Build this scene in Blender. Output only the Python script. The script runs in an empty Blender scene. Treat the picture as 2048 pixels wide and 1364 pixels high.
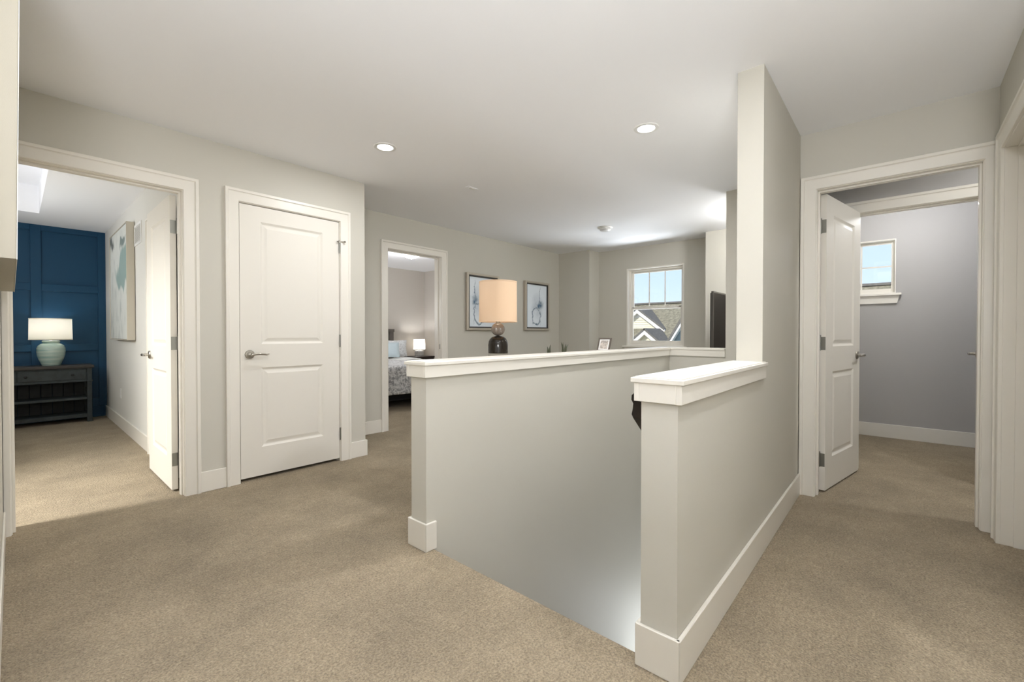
import bpy, bmesh, math, random
from mathutils import Vector, Matrix
random.seed(7)
S = bpy.context.scene
COL = S.collection
PI = math.pi

# ------------------------------------------------------------------ camera
CAMH = 1.09
cam_d = bpy.data.cameras.new('camera'); cam = bpy.data.objects.new('camera', cam_d); COL.objects.link(cam)
cam_d.sensor_fit = 'HORIZONTAL'; cam_d.sensor_width = 36.0
cam_d.lens = 879.3 / 2048 * 36.0
cam_d.shift_y = -4.2 / 2048
cam_d.clip_start = 0.02; cam_d.clip_end = 400
yaw, pitch = math.radians(41.414), math.radians(-0.656)
cam.location = (0, 0, CAMH)
cam.rotation_euler = (PI / 2 + pitch, 0, yaw - PI / 2)
S.camera = cam

# ------------------------------------------------------------------ view / world / lights
S.view_settings.view_transform = 'Standard'
S.view_settings.look = 'None'
S.view_settings.exposure = 0.88
S.view_settings.gamma = 1.0
S.view_settings.use_curve_mapping = False
S.cycles.max_bounces = 10
S.cycles.diffuse_bounces = 7
S.cycles.glossy_bounces = 3
S.cycles.transparent_max_bounces = 8
S.cycles.caustics_reflective = False
S.cycles.caustics_refractive = False
S.cycles.sample_clamp_indirect = 6.0

W = bpy.data.worlds.new('world'); S.world = W; W.use_nodes = True
wn = W.node_tree.nodes; wl = W.node_tree.links
for n in list(wn): wn.remove(n)
wo = wn.new('ShaderNodeOutputWorld'); wb = wn.new('ShaderNodeBackground')
sky = wn.new('ShaderNodeTexSky'); sky.sky_type = 'NISHITA'
sky.sun_disc = False; sky.sun_elevation = math.radians(38); sky.sun_rotation = math.radians(-100)
sky.air_density = 1.0; sky.dust_density = 0.6; sky.ozone_density = 1.6
# thin high cloud over the blue
tc = wn.new('ShaderNodeTexCoord'); mp = wn.new('ShaderNodeMapping'); mp.inputs['Scale'].default_value = (1.2, 1.2, 5)
cn = wn.new('ShaderNodeTexNoise'); cn.inputs['Scale'].default_value = 3.0; cn.inputs['Detail'].default_value = 6
cr = wn.new('ShaderNodeValToRGB'); cr.color_ramp.elements[0].position = .52; cr.color_ramp.elements[1].position = .78
cr.color_ramp.elements[1].color = (.45, .45, .45, 1)
mx = wn.new('ShaderNodeMixRGB'); mx.inputs[2].default_value = (6.0, 6.3, 6.9, 1)
wl.new(tc.outputs['Generated'], mp.inputs[0]); wl.new(mp.outputs[0], cn.inputs['Vector']); wl.new(cn.outputs['Fac'], cr.inputs[0])
wl.new(cr.outputs[0], mx.inputs[0]); wl.new(sky.outputs[0], mx.inputs[1])
tint = wn.new('ShaderNodeMixRGB'); tint.blend_type = 'MULTIPLY'; tint.inputs[0].default_value = 1; tint.inputs[2].default_value = (1, 1, 1, 1)
hz = wn.new('ShaderNodeMixRGB'); hz.inputs[0].default_value = .7; hz.inputs[2].default_value = (4.9, 6.1, 8.5, 1)
wl.new(mx.outputs[0], hz.inputs[1]); wl.new(hz.outputs[0], tint.inputs[1]); wl.new(tint.outputs[0], wb.inputs[0]); wl.new(wb.outputs[0], wo.inputs[0])
wb.inputs[1].default_value = 0.085

def light(name, typ, loc, power, color=(1, 1, 1), size=None, size_y=None, aim=None, radius=None, parent=None, spread=None):
    d = bpy.data.lights.new(name, typ); d.energy = power; d.color = color
    if typ == 'AREA':
        d.shape = 'RECTANGLE' if size_y else 'DISK'
        d.size = size
        if size_y: d.size_y = size_y
        if spread: d.spread = math.radians(spread)
    if radius is not None: d.shadow_soft_size = radius
    o = bpy.data.objects.new(name, d); COL.objects.link(o); o.location = loc
    if aim is not None:
        o.rotation_euler = Vector(aim).to_track_quat('-Z', 'Y').to_euler()
    if parent: attach(o, parent)
    return o

DAY = (0.88, 0.94, 1.0); WARM = (1.0, 0.90, 0.78); NEUT = (0.98, 0.985, 1.0)
sun = light('sun', 'SUN', (-10, 4, 20), 2.3, (1.0, .95, .88), aim=(.78, -.22, -.60)); sun.data.angle = math.radians(1.0)
# loft, hall and bedroom lamps are added fill; bath and foyer sources are assumed
light('hall_fill', 'AREA', (-0.4, -1.58, 1.45), 7, DAY, 2.6, 1.5, aim=(0.1, 1, 0.5))  # added fill lamp behind the camera; the back wall has no window
# added lamp, an assumed photographer's flash, bounced off the ceiling behind the camera
light('assumed_flash', 'AREA', (-.45, -.45, 1.45), 46, NEUT, .6, .6, aim=(.35, .35, 1))
light('side_fill', 'AREA', (-2.42, 0.2, 1.45), 5, DAY, 2.2, 1.5, aim=(1, 0.05, 0.5))  # weak unseen fill added at the left end of the hall
light('bedroom_fill', 'AREA', (-.97, 6.0, 1.75), 17, NEUT, 1.4, .9, aim=(1, -.15, .45))  # unseen lamp added to lift the blue room's ceiling; no window modelled
light('guest_fill', 'AREA', (2.35, 6.2, 1.6), 22, NEUT, 1.2, 1.2, aim=(1, .1, .5))  # added out of view to brighten the second bedroom's ceiling
light('bath_assumed_light', 'AREA', (-1.60, 3.93, 1.85), 33, (1, .985, .96), 0.36, 0.9, aim=(1, 0.16, -1.25), spread=105)  # unseen source assumed from the strip of light on the carpet
light('loft_fill', 'AREA', (9.4, 2.78, -.7), 300, DAY, 4.0, 1.6, aim=(-1, 0, .75))  # lamp added outside below the sightline, aimed up to brighten the loft ceiling
light('foyer_assumed_fill', 'AREA', (4.0, 1.2, -1.9), 8, DAY, .9, 1.0, aim=(-.35, 0, 1))  # assumed unseen light below the stairs, aimed up to brighten wall and ceiling

# ------------------------------------------------------------------ helpers
def lin(c):
    return tuple(((v / 255) / 12.92 if v / 255 <= .04045 else ((v / 255 + .055) / 1.055) ** 2.4) for v in c) + (1,)

def attach(o, root):
    o.parent = root
    o.matrix_parent_inverse = Matrix.LocRotScale(root.location, root.rotation_euler, None).inverted() if root.type == 'EMPTY' or root.parent is None else Matrix()

def newmat(name):
    m = bpy.data.materials.new(name); m.use_nodes = True
    nt = m.node_tree; b = nt.nodes['Principled BSDF']
    return m, nt, b

def mat(name, rgb, rough=.6, metal=0.0, bump=0.0, bscale=200.0, var=0.0, vscale=3.0, spec=.5, coat=0):
    m, nt, b = newmat(name)
    b.inputs['Base Color'].default_value = lin(rgb); b.inputs['Roughness'].default_value = rough
    b.inputs['Metallic'].default_value = metal; b.inputs['Specular IOR Level'].default_value = spec
    b.inputs['Coat Weight'].default_value = coat
    if bump or var:
        co = nt.nodes.new('ShaderNodeNewGeometry')
    if bump:
        n = nt.nodes.new('ShaderNodeTexNoise'); n.inputs['Scale'].default_value = bscale; n.inputs['Detail'].default_value = 3
        bp = nt.nodes.new('ShaderNodeBump'); bp.inputs['Strength'].default_value = bump; bp.inputs['Distance'].default_value = .002
        nt.links.new(co.outputs['Position'], n.inputs['Vector']); nt.links.new(n.outputs['Fac'], bp.inputs['Height'])
        nt.links.new(bp.outputs[0], b.inputs['Normal'])
    if var:
        n2 = nt.nodes.new('ShaderNodeTexNoise'); n2.inputs['Scale'].default_value = vscale; n2.inputs['Detail'].default_value = 4
        hs = nt.nodes.new('ShaderNodeHueSaturation'); hs.inputs['Color'].default_value = lin(rgb)
        mr = nt.nodes.new('ShaderNodeMapRange'); mr.inputs['From Min'].default_value = .3; mr.inputs['From Max'].default_value = .7
        mr.inputs['To Min'].default_value = 1 - var; mr.inputs['To Max'].default_value = 1 + var
        nt.links.new(co.outputs['Position'], n2.inputs['Vector']); nt.links.new(n2.outputs['Fac'], mr.inputs[0])
        nt.links.new(mr.outputs[0], hs.inputs['Value']); nt.links.new(hs.outputs[0], b.inputs['Base Color'])
    return m

M = {}
M['wall'] = mat('wall_paint_greige', (197, 194, 184), .55, bump=.10, bscale=260, spec=.35)
M['grey'] = mat('wall_paint_grey', (172, 170, 168), .6, bump=.08, bscale=260, spec=.3)
M['bedgrey'] = mat('wall_paint_bedroom', (196, 190, 182), .6, bump=.08, bscale=260, spec=.3)
M['white_wall'] = mat('wall_paint_pale', (216, 215, 209), .6, bump=.08, bscale=260, spec=.3)
M['ceil'] = mat('ceiling_paint', (243, 244, 247), .8, bump=.10, bscale=180, spec=.2)
M['trim'] = mat('trim_white_semigloss', (226, 222, 213), .32, spec=.5)
M['door'] = mat('door_white', (222, 218, 209), .5, spec=.5)
M['blue'] = mat('navy_panel_paint', (26, 68, 98), .42, spec=.25)
M['nickel'] = mat('brushed_nickel', (176, 172, 164), .28, 1.0)
M['hinge'] = mat('hinge_nickel', (150, 150, 144), .4, 1.0)
M['dark_metal'] = mat('dark_bronze', (38, 32, 27), .4, .3)
M['black'] = mat('black_gap', (14, 14, 14), .9)
M['plastic'] = mat('white_plastic', (226, 226, 224), .4)
M['shingle_trim'] = mat('exterior_trim', (236, 234, 228), .6)

def carpet_mat():
    m, nt, b = newmat('carpet_beige')
    L = nt.links
    g = nt.nodes.new('ShaderNodeNewGeometry')
    def noise(sc, det=3, rough=.6):
        n = nt.nodes.new('ShaderNodeTexNoise'); n.inputs['Scale'].default_value = sc; n.inputs['Detail'].default_value = det
        n.inputs['Roughness'].default_value = rough; L.new(g.outputs['Position'], n.inputs['Vector']); return n
    fine = noise(125, 4, .75); mid = noise(34, 4, .7); big = noise(2.6, 6, .62)
    def mr(src, a, c, lo=.3, hi=.7):
        r = nt.nodes.new('ShaderNodeMapRange'); r.inputs['From Min'].default_value = lo; r.inputs['From Max'].default_value = hi
        r.inputs['To Min'].default_value = a; r.inputs['To Max'].default_value = c; L.new(src, r.inputs[0]); return r.outputs[0]
    def mul(a, c):
        x = nt.nodes.new('ShaderNodeMath'); x.operation = 'MULTIPLY'; L.new(a, x.inputs[0]); L.new(c, x.inputs[1]); return x.outputs[0]
    v = mul(mul(mr(fine.outputs['Fac'], .50, 1.42), mr(mid.outputs['Fac'], .84, 1.12)), mr(big.outputs['Fac'], .78, 1.16))
    hs = nt.nodes.new('ShaderNodeHueSaturation'); hs.inputs['Color'].default_value = lin((160, 146, 123))
    L.new(v, hs.inputs['Value']); L.new(hs.outputs[0], b.inputs['Base Color'])
    b.inputs['Roughness'].default_value = 1.0; b.inputs['Specular IOR Level'].default_value = .05
    b.inputs['Sheen Weight'].default_value = .08; b.inputs['Sheen Roughness'].default_value = .6
    bp = nt.nodes.new('ShaderNodeBump'); bp.inputs['Strength'].default_value = .9; bp.inputs['Distance'].default_value = .006
    vo = nt.nodes.new('ShaderNodeTexVoronoi'); vo.inputs['Scale'].default_value = 120; L.new(g.outputs['Position'], vo.inputs['Vector'])
    add = nt.nodes.new('ShaderNodeMath'); add.operation = 'SUBTRACT'; L.new(fine.outputs['Fac'], add.inputs[0]); L.new(vo.outputs['Distance'], add.inputs[1])
    L.new(add.outputs[0], bp.inputs['Height']); L.new(bp.outputs[0], b.inputs['Normal'])
    return m
M['carpet'] = carpet_mat()

def glass_mat(name, tint=(1, 1, 1, 1), refl=.06):
    m, nt, b = newmat(name); nt.nodes.remove(b)
    o = nt.nodes['Material Output']; t = nt.nodes.new('ShaderNodeBsdfTransparent'); t.inputs[0].default_value = tint
    gl = nt.nodes.new('ShaderNodeBsdfGlossy'); gl.inputs['Roughness'].default_value = .02
    mxs = nt.nodes.new('ShaderNodeMixShader'); mxs.inputs[0].default_value = refl
    nt.links.new(t.outputs[0], mxs.inputs[1]); nt.links.new(gl.outputs[0], mxs.inputs[2]); nt.links.new(mxs.outputs[0], o.inputs[0])
    return m
M['glass'] = glass_mat('window_glass', (1, 1, 1, 1), .04)

def emit_mat(name, rgb, strength):
    m, nt, b = newmat(name); b.inputs['Base Color'].default_value = lin(rgb)
    b.inputs['Emission Color'].default_value = lin(rgb); b.inputs['Emission Strength'].default_value = strength
    return m
M['led'] = emit_mat('led_lens', (255, 250, 240), 6)
M['dome'] = emit_mat('dome_glass', (255, 248, 235), 2.2)
M['bulb'] = emit_mat('bulb', (255, 240, 215), 5)

def shade_mat(name, rgb, trans=.5):
    m, nt, b = newmat(name)
    o = nt.nodes['Material Output']; b.inputs['Base Color'].default_value = lin(rgb); b.inputs['Roughness'].default_value = .9
    t = nt.nodes.new('ShaderNodeBsdfTranslucent'); t.inputs[0].default_value = lin(rgb)
    w = nt.nodes.new('ShaderNodeTexWave'); w.inputs['Scale'].default_value = 260; w.bands_direction = 'Z'
    g = nt.nodes.new('ShaderNodeNewGeometry'); nt.links.new(g.outputs['Position'], w.inputs['Vector'])
    bp = nt.nodes.new('ShaderNodeBump'); bp.inputs['Strength'].default_value = .08; nt.links.new(w.outputs['Fac'], bp.inputs['Height'])
    nt.links.new(bp.outputs[0], b.inputs['Normal'])
    mxs = nt.nodes.new('ShaderNodeMixShader'); mxs.inputs[0].default_value = trans
    nt.links.new(b.outputs[0], mxs.inputs[1]); nt.links.new(t.outputs[0], mxs.inputs[2]); nt.links.new(mxs.outputs[0], o.inputs[0])
    return m

# ---- geometry helpers
def bm_box(bm, x0, x1, y0, y1, z0, z1, bevel=0, seg=1):
    if x0 > x1: x0, x1 = x1, x0
    if y0 > y1: y0, y1 = y1, y0
    if z0 > z1: z0, z1 = z1, z0
    vs = [bm.verts.new(p) for p in ((x0, y0, z0), (x1, y0, z0), (x1, y1, z0), (x0, y1, z0), (x0, y0, z1), (x1, y0, z1), (x1, y1, z1), (x0, y1, z1))]
    fs = [bm.faces.new([vs[i] for i in f]) for f in ((0, 3, 2, 1), (4, 5, 6, 7), (0, 1, 5, 4), (1, 2, 6, 5), (2, 3, 7, 6), (3, 0, 4, 7))]
    if bevel:
        es = list({e for f in fs for e in f.edges})
        bmesh.ops.bevel(bm, geom=es, offset=bevel, segments=seg, affect='EDGES', profile=.6)
    return vs

def link(name, bm, m, parent=None, smooth=False, recalc=True):
    if recalc: bmesh.ops.recalc_face_normals(bm, faces=bm.faces[:])
    me = bpy.data.meshes.new(name); bm.to_mesh(me); bm.free()
    if smooth:
        for p in me.polygons: p.use_smooth = True
        try: me.set_sharp_from_angle(angle=math.radians(35))
        except Exception: pass
    if m is not None:
        for mm in (m if isinstance(m, (list, tuple)) else [m]): me.materials.append(mm)
    o = bpy.data.objects.new(name, me); COL.objects.link(o)
    if parent is not None: attach(o, parent)
    return o

def box(name, x0, x1, y0, y1, z0, z1, m, parent=None, bevel=0, seg=1):
    bm = bmesh.new(); bm_box(bm, x0, x1, y0, y1, z0, z1, bevel, seg)
    return link(name, bm, m, parent)

def boxes(name, lst, m, parent=None, bevel=0):
    bm = bmesh.new()
    for b in lst: bm_box(bm, *b, bevel)
    return link(name, bm, m, parent)

def bm_lathe(bm, prof, cx=0, cy=0, seg=32, cap=True):
    rings = []
    for r, z in prof:
        rings.append([bm.verts.new((cx + r * math.cos(2 * PI * i / seg), cy + r * math.sin(2 * PI * i / seg), z)) for i in range(seg)])
    for a, b in zip(rings, rings[1:]):
        for i in range(seg):
            bm.faces.new((a[i], a[(i + 1) % seg], b[(i + 1) % seg], b[i]))
    if cap:
        bm.faces.new(rings[0][::-1]); bm.faces.new(rings[-1])
    return rings

def lathe(name, prof, loc, m, parent=None, seg=32, cap=True):
    bm = bmesh.new(); bm_lathe(bm, prof, 0, 0, seg, cap)
    for v in bm.verts: v.co += Vector(loc)
    return link(name, bm, m, parent, smooth=True)

def bm_tube(bm, pts, rad, seg=10, cap=True):
    pts = [Vector(p) for p in pts]; rings = []
    n = len(pts)
    for i, p in enumerate(pts):
        t = (pts[min(i + 1, n - 1)] - pts[max(i - 1, 0)]).normalized()
        a = Vector((0, 0, 1)) if abs(t.z) < .9 else Vector((1, 0, 0))
        u = t.cross(a).normalized(); w = t.cross(u).normalized()
        r = rad[i] if isinstance(rad, (list, tuple)) else rad
        ru, rw = r if isinstance(r, (list, tuple)) else (r, r)
        rings.append([bm.verts.new(p + u * ru * math.cos(2 * PI * k / seg) + w * rw * math.sin(2 * PI * k / seg)) for k in range(seg)])
    for a, b in zip(rings, rings[1:]):
        for k in range(seg): bm.faces.new((a[k], a[(k + 1) % seg], b[(k + 1) % seg], b[k]))
    if cap:
        bm.faces.new(rings[0][::-1]); bm.faces.new(rings[-1])

def tube(name, pts, rad, m, parent=None, seg=10):
    bm = bmesh.new(); bm_tube(bm, pts, rad, seg)
    return link(name, bm, m, parent, smooth=True)

def tag(o, label, cat, group=None, kind=None):
    o['label'] = label; o['category'] = cat
    if group: o['group'] = group
    if kind: o['kind'] = kind
    return o

def struct(o, label, cat):
    return tag(o, label, cat, kind='structure')

def empty(name, loc, rotz=0):
    o = bpy.data.objects.new(name, None); COL.objects.link(o); o.location = loc; o.rotation_euler = (0, 0, rotz)
    o.empty_display_size = .1
    return o

def wall(name, axis, p0, p1, a0, a1, z0, z1, m, openings=(), parent=None):
    """axis 'Y': wall in the plane Y=p0..p1 running along X a0..a1; axis 'X': the other way round. openings: (a0,a1,z0,z1)"""
    aa = sorted({a0, a1} | {v for o in openings for v in o[:2] if a0 < v < a1})
    zz = sorted({z0, z1} | {v for o in openings for v in o[2:] if z0 < v < z1})
    bm = bmesh.new()
    na, nz = len(aa) - 1, len(zz) - 1
    solid = [[not any(o[0] - 1e-6 <= aa[i] and aa[i + 1] <= o[1] + 1e-6 and o[2] - 1e-6 <= zz[j] and zz[j + 1] <= o[3] + 1e-6 for o in openings) for j in range(nz)] for i in range(na)]
    def pt(a, p, z): return (a, p, z) if axis == 'Y' else (p, a, z)
    cache = {}
    def V(a, p, z):
        k = (a, p, z)
        if k not in cache: cache[k] = bm.verts.new(pt(a, p, z))
        return cache[k]
    for i in range(na):
        for j in range(nz):
            if not solid[i][j]: continue
            A, B, Z0, Z1 = aa[i], aa[i + 1], zz[j], zz[j + 1]
            bm.faces.new((V(A, p0, Z0), V(B, p0, Z0), V(B, p0, Z1), V(A, p0, Z1)))
            bm.faces.new((V(A, p1, Z0), V(A, p1, Z1), V(B, p1, Z1), V(B, p1, Z0)))
            if i == 0 or not solid[i - 1][j]: bm.faces.new((V(A, p0, Z0), V(A, p0, Z1), V(A, p1, Z1), V(A, p1, Z0)))
            if i == na - 1 or not solid[i + 1][j]: bm.faces.new((V(B, p0, Z0), V(B, p1, Z0), V(B, p1, Z1), V(B, p0, Z1)))
            if j == 0 or not solid[i][j - 1]: bm.faces.new((V(A, p0, Z0), V(A, p1, Z0), V(B, p1, Z0), V(B, p0, Z0)))
            if j == nz - 1 or not solid[i][j + 1]: bm.faces.new((V(A, p0, Z1), V(B, p0, Z1), V(B, p1, Z1), V(A, p1, Z1)))
    return link(name, bm, m, parent)

def slab(name, x0, x1, y0, y1, z0, z1, m, holes=()):
    """horizontal slab with rectangular holes (x0,x1,y0,y1)"""
    xs = sorted({x0, x1} | {v for h in holes for v in h[:2]}); ys = sorted({y0, y1} | {v for h in holes for v in h[2:]})
    bm = bmesh.new()
    sol = {}
    for i in range(len(xs) - 1):
        for j in range(len(ys) - 1):
            sol[i, j] = not any(h[0] - 1e-6 <= xs[i] and xs[i + 1] <= h[1] + 1e-6 and h[2] - 1e-6 <= ys[j] and ys[j + 1] <= h[3] + 1e-6 for h in holes)
    cache = {}
    def V(*k):
        if k not in cache: cache[k] = bm.verts.new(k)
        return cache[k]
    for (i, j), s in sol.items():
        if not s: continue
        a, b, c, d = xs[i], xs[i + 1], ys[j], ys[j + 1]
        bm.faces.new((V(a, c, z1), V(b, c, z1), V(b, d, z1), V(a, d, z1)))
        bm.faces.new((V(a, c, z0), V(a, d, z0), V(b, d, z0), V(b, c, z0)))
        if not sol.get((i - 1, j)): bm.faces.new((V(a, c, z0), V(a, c, z1), V(a, d, z1), V(a, d, z0)))
        if not sol.get((i + 1, j)): bm.faces.new((V(b, c, z0), V(b, d, z0), V(b, d, z1), V(b, c, z1)))
        if not sol.get((i, j - 1)): bm.faces.new((V(a, c, z0), V(b, c, z0), V(b, c, z1), V(a, c, z1)))
        if not sol.get((i, j + 1)): bm.faces.new((V(a, d, z0), V(a, d, z1), V(b, d, z1), V(b, d, z0)))
    return link(name, bm, m)

# ------------------------------------------------------------------ key dimensions (metres)
HC = 2.43                       # ceiling
YA, XAE = 3.5965, 2.0846        # closet wall face, its end
YB = 4.3167                     # loft wall with prints
XN = 1.405                      # top stair nosing
XPE = 1.36                      # end of both half walls
H1A, H1B = 1.772, 1.895         # half wall (stair side left)
H2A, H2B = 0.514, 0.634         # half wall / tall wall right
XT = 2.474                      # tall wall start
XS = 4.45                       # stair end wall
XR = 3.544                      # right door wall
YQ = -0.397
XW1, YBL = 0.818, 7.957         # bedroom-1 right wall, blue wall
ZCAP = 0.951
D1 = (-0.012, 0.750); DC = (1.087, 1.848); D2 = (2.785, 3.548); DR = (-0.338, 0.418); DQ = (2.60, 3.372); DH = 2.045

# ------------------------------------------------------------------ floor, ceiling
fl = slab('floor', -2.6, 6.6, -1.8, 8.1, -.30, 0, M['carpet'], [(XN - .012, XS + .06, H2A + .06, H1B - .06)])
struct(fl, 'beige cut pile carpet running through hall and bedrooms', 'carpet floor')
ce = slab('ceiling', -2.6, 6.6, -1.8, 8.1, HC, HC + .1, M['ceil'], [(-.80, .20, 4.3, 7.18)])
struct(ce, 'smooth white painted ceiling over hall and loft', 'ceiling')
bm = bmesh.new()
tx0, tx1, ty0, ty1, tz = -.80, .20, 4.3, 7.18, HC + .30
for b in ((tx0 - .05, tx0, ty0 - .05, ty1 + .05, HC + .1, tz), (tx1, tx1 + .05, ty0 - .05, ty1 + .05, HC + .1, tz), (tx0, tx1, ty0 - .05, ty0, HC + .1, tz), (tx0, tx1, ty1, ty1 + .05, HC + .1, tz), (tx0 - .05, tx1 + .05, ty0 - .05, ty1 + .05, tz, tz + .05)):
    bm_box(bm, *b)
struct(link('ceiling_tray', bm, M['ceil']), 'raised white tray in the ceiling of the blue walled bedroom', 'tray ceiling')

# ------------------------------------------------------------------ walls
def W_(name, label, *a, **k):
    return struct(wall(name, *a, **k), label, 'wall')

W_('wall_closet', 'greige wall holding the closed closet door and the bedroom doorway', 'Y', YA, YA + .12, -2.6, XAE, 0, HC, M['wall'], [(D1[0] - .02, D1[1] + .02, 0, DH + .02), (DC[0] - .02, DC[1] + .02, 0, DH + .02)])
W_('wall_closet_return', 'greige return wall behind the closet corner', 'X', XAE - .12, XAE, YA + .12, YB, 0, HC, M['wall'])
W_('wall_loft_left', 'greige loft wall with two framed prints and a doorway', 'Y', YB, YB + .12, XAE - .12, 6.55, 0, HC, M['wall'], [(D2[0] - .02, D2[1] + .02, 0, DH + .02)])
W_('wall_loft_bump_left', 'greige wall bump beside the window alcove next to the prints', 'X', 6.085, 6.40, 3.722, YB, 0, HC, M['wall'])
W_('wall_loft_bump_right', 'greige wall bump beside the window alcove behind the television', 'X', 6.035, 6.40, H2B, 1.925, 0, HC, M['wall'])
LW = (2.332, 3.228, .905, 2.108)
W_('wall_loft_window', 'greige alcove wall around the loft window', 'X', 6.385, 6.55, H2B, YB, 0, HC, M['wall'], [LW])
W_('wall_stair_end', 'greige full height wall at the far end of the stairwell', 'X', XS, XS + .12, H2B, 1.235, -.30, HC, M['wall'])
W_('wall_hall_tall', 'tall greige wall rising beside the stairwell', 'Y', H2A, H2B, XT, 6.385, -2.9, HC, M['wall'])
W_('wall_right_door', 'greige wall around the open door at the hall end', 'X', XR, XR + .12, YQ - .9, H2A, 0, HC, M['wall'], [(DR[0] - .02, DR[1] + .02, 0, DH + .02)])
W_('wall_right', 'greige side wall with a white door frame at the hall end', 'Y', YQ - .12, YQ, 2.3, XR, 0, HC, M['wall'], [(DQ[0] - .02, DQ[1] + .02, 0, DH + .02)])
W_('wall_left', 'greige side wall carrying the large pale canvas', 'X', -.165, -.045, 1.9, YA, 0, HC, M['wall'])
# out of view behind the camera
W_('wall_back', 'greige wall closing the hall behind', 'Y', -1.80, -1.68, -2.6, 2.3, 0, HC, M['wall'])
W_('wall_back_right', 'greige short wall stepping back from the hall side', 'X', 2.18, 2.3, -1.68, YQ - .12, 0, HC, M['wall'])
W_('wall_back_left', 'greige wall closing the left end of the hall', 'X', -2.6, -2.48, -1.68, YA, 0, HC, M['wall'])
# half walls around the stairs
h1 = wall('wall_half_left', 'Y', H1A, H1B, XPE, XS + .12, -2.9, .932, M['wall']); struct(h1, 'long greige half wall along the stairwell with a white cap', 'half wall')
h1r = wall('wall_half_return', 'X', XS, XS + .12, 1.235, H1A, -.30, .932, M['wall']); struct(h1r, 'short greige half wall across the far end of the stairwell', 'half wall')
h2 = wall('wall_half_right', 'Y', H2A, H2B, XPE, XT, -2.9, .932, M['wall']); struct(h2, 'greige half wall with white cap running into the tall wall', 'half wall')

def cap(parent, x0, x1, y0, y1, grow):
    # grow = (gx0,gx1,gy0,gy1) 1 where the cap overhangs
    def g(d): return (x0 - d * grow[0], x1 + d * grow[1], y0 - d * grow[2], y1 + d * grow[3])
    ax0, ax1, ay0, ay1 = g(.018)
    lst = []
    if grow[2]: box('apron_board', ax0, ax1, ay0, y0, .871, .9325, M['trim'], parent, .0015)
    if grow[3]: box('apron_board', ax0, ax1, y1, ay1, .871, .9325, M['trim'], parent, .0015)
    if grow[0]: box('apron_board', ax0, x0, y0, y1, .871, .9325, M['trim'], parent, .0015)
    if grow[1]: box('apron_board', x1, ax1, y0, y1, .871, .9325, M['trim'], parent, .0015)
    bx = g(.0265); box('cap_nosing', bx[0], bx[1], bx[2], bx[3], .932, .9485, M['trim'], parent, .002)
    bx = g(.016); box('cap_board', bx[0], bx[1], bx[2], bx[3], .9480, .9525, M['trim'], parent, .002)
cap(h1, XPE, XS - .0265, H1A, H1B, (1, 0, 1, 1))
cap(h1r, XS, XS + .12, 1.236, H1B + .0265, (1, 1, 0, 0))
cap(h2, XPE, XT - .0005, H2A, H2B, (1, 0, 1, 1))

# bedroom 1 (blue wall)
W_('wall_bedroom_right', 'pale bedroom wall with the canvas painting and vent', 'X', XW1, XW1 + .12, YA + .12, YBL, 0, HC, M['white_wall'], [(4.25, 5.03, 0, 2.03)])
blue = W_('wall_blue', 'navy blue bedroom accent wall with square board panelling', 'Y', YBL, YBL + .12, -1.2, XW1 + .12, 0, HC, M['blue'])
W_('wall_bedroom_left', 'pale bedroom wall closing the blue walled room', 'X', -1.12, -1.0, 4.42, YBL, 0, HC, M['white_wall'])
W_('wall_bath_back', 'pale wall beyond the bedroom passage', 'X', -1.85, -1.73, YA + .12, 4.54, 0, HC, M['white_wall'])
W_('wall_bath_side', 'pale side wall of the bedroom passage', 'Y', 4.42, 4.54, -1.73, -1.12, 0, HC, M['white_wall'])
PR = .020
def batten(x0, x1, z0, z1): box('batten', x0, x1, YBL - PR, YBL, z0, z1, M['blue'], blue, .002)
cols = [-.90, -.37, .146, .745]   # left edges of vertical boards
for x in (-.98, -.458, .142, .743): batten(x, x + (.076 if x > .7 else .09), .142, HC)
xs = [(-.89, -.458), (-.368, .142), (.232, .743)]
for a, b in xs:
    for z0, z1 in ((2.362, HC), (1.622, 1.708), (.872, .958), (.142, .245)): batten(a, b, z0, z1)
box('base_board', -1.0, XW1, YBL - PR - .004, YBL, 0, .142, M['blue'], blue, .003)
# bedroom 2
W_('wall_bedroom_far', 'grey bedroom wall behind the headboard', 'Y', 7.73, 7.85, 2.2, 6.02, 0, HC, M['bedgrey'])
W_('wall_bedroom_side', 'grey bedroom side wall beside the nightstand', 'X', 5.90, 6.02, YB + .12, 7.73, 0, HC, M['bedgrey'])
W_('wall_bedroom_near', 'grey bedroom wall left of the bed', 'X', 2.2, 2.32, YB + .12, 7.73, 0, HC, M['bedgrey'])
# rooms behind the right door
D5 = (-.482, .255)
W_('wall_vestibule', 'grey wall above the inner doorway behind the open door', 'X', 4.46, 4.58, -1.3, H2A, 0, HC, M['grey'], [(D5[0] - .02, D5[1] + .02, 0, DH + .02)])
RW = (.035, .508, 1.515, 2.082)
W_('wall_grey_window', 'grey wall with a small high window', 'X', 6.075, 6.25, -1.6, H2A, 0, HC, M['grey'], [RW])
W_('wall_grey_side', 'grey side wall of the room with the small window', 'Y', -1.72, -1.6, 4.58, 6.25, 0, HC, M['grey'])
W_('wall_vestibule_side', 'grey side wall of the small vestibule', 'Y', -1.3, -1.18, XR + .12, 4.46, 0, HC, M['grey'])
# thin grey skins on the tall wall inside the grey rooms
struct(box('wall_grey_skin', XR + .12, 4.46, H2A - .006, H2A, 0, HC, M['grey']), 'grey painted vestibule wall beside the open door', 'wall')
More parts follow.
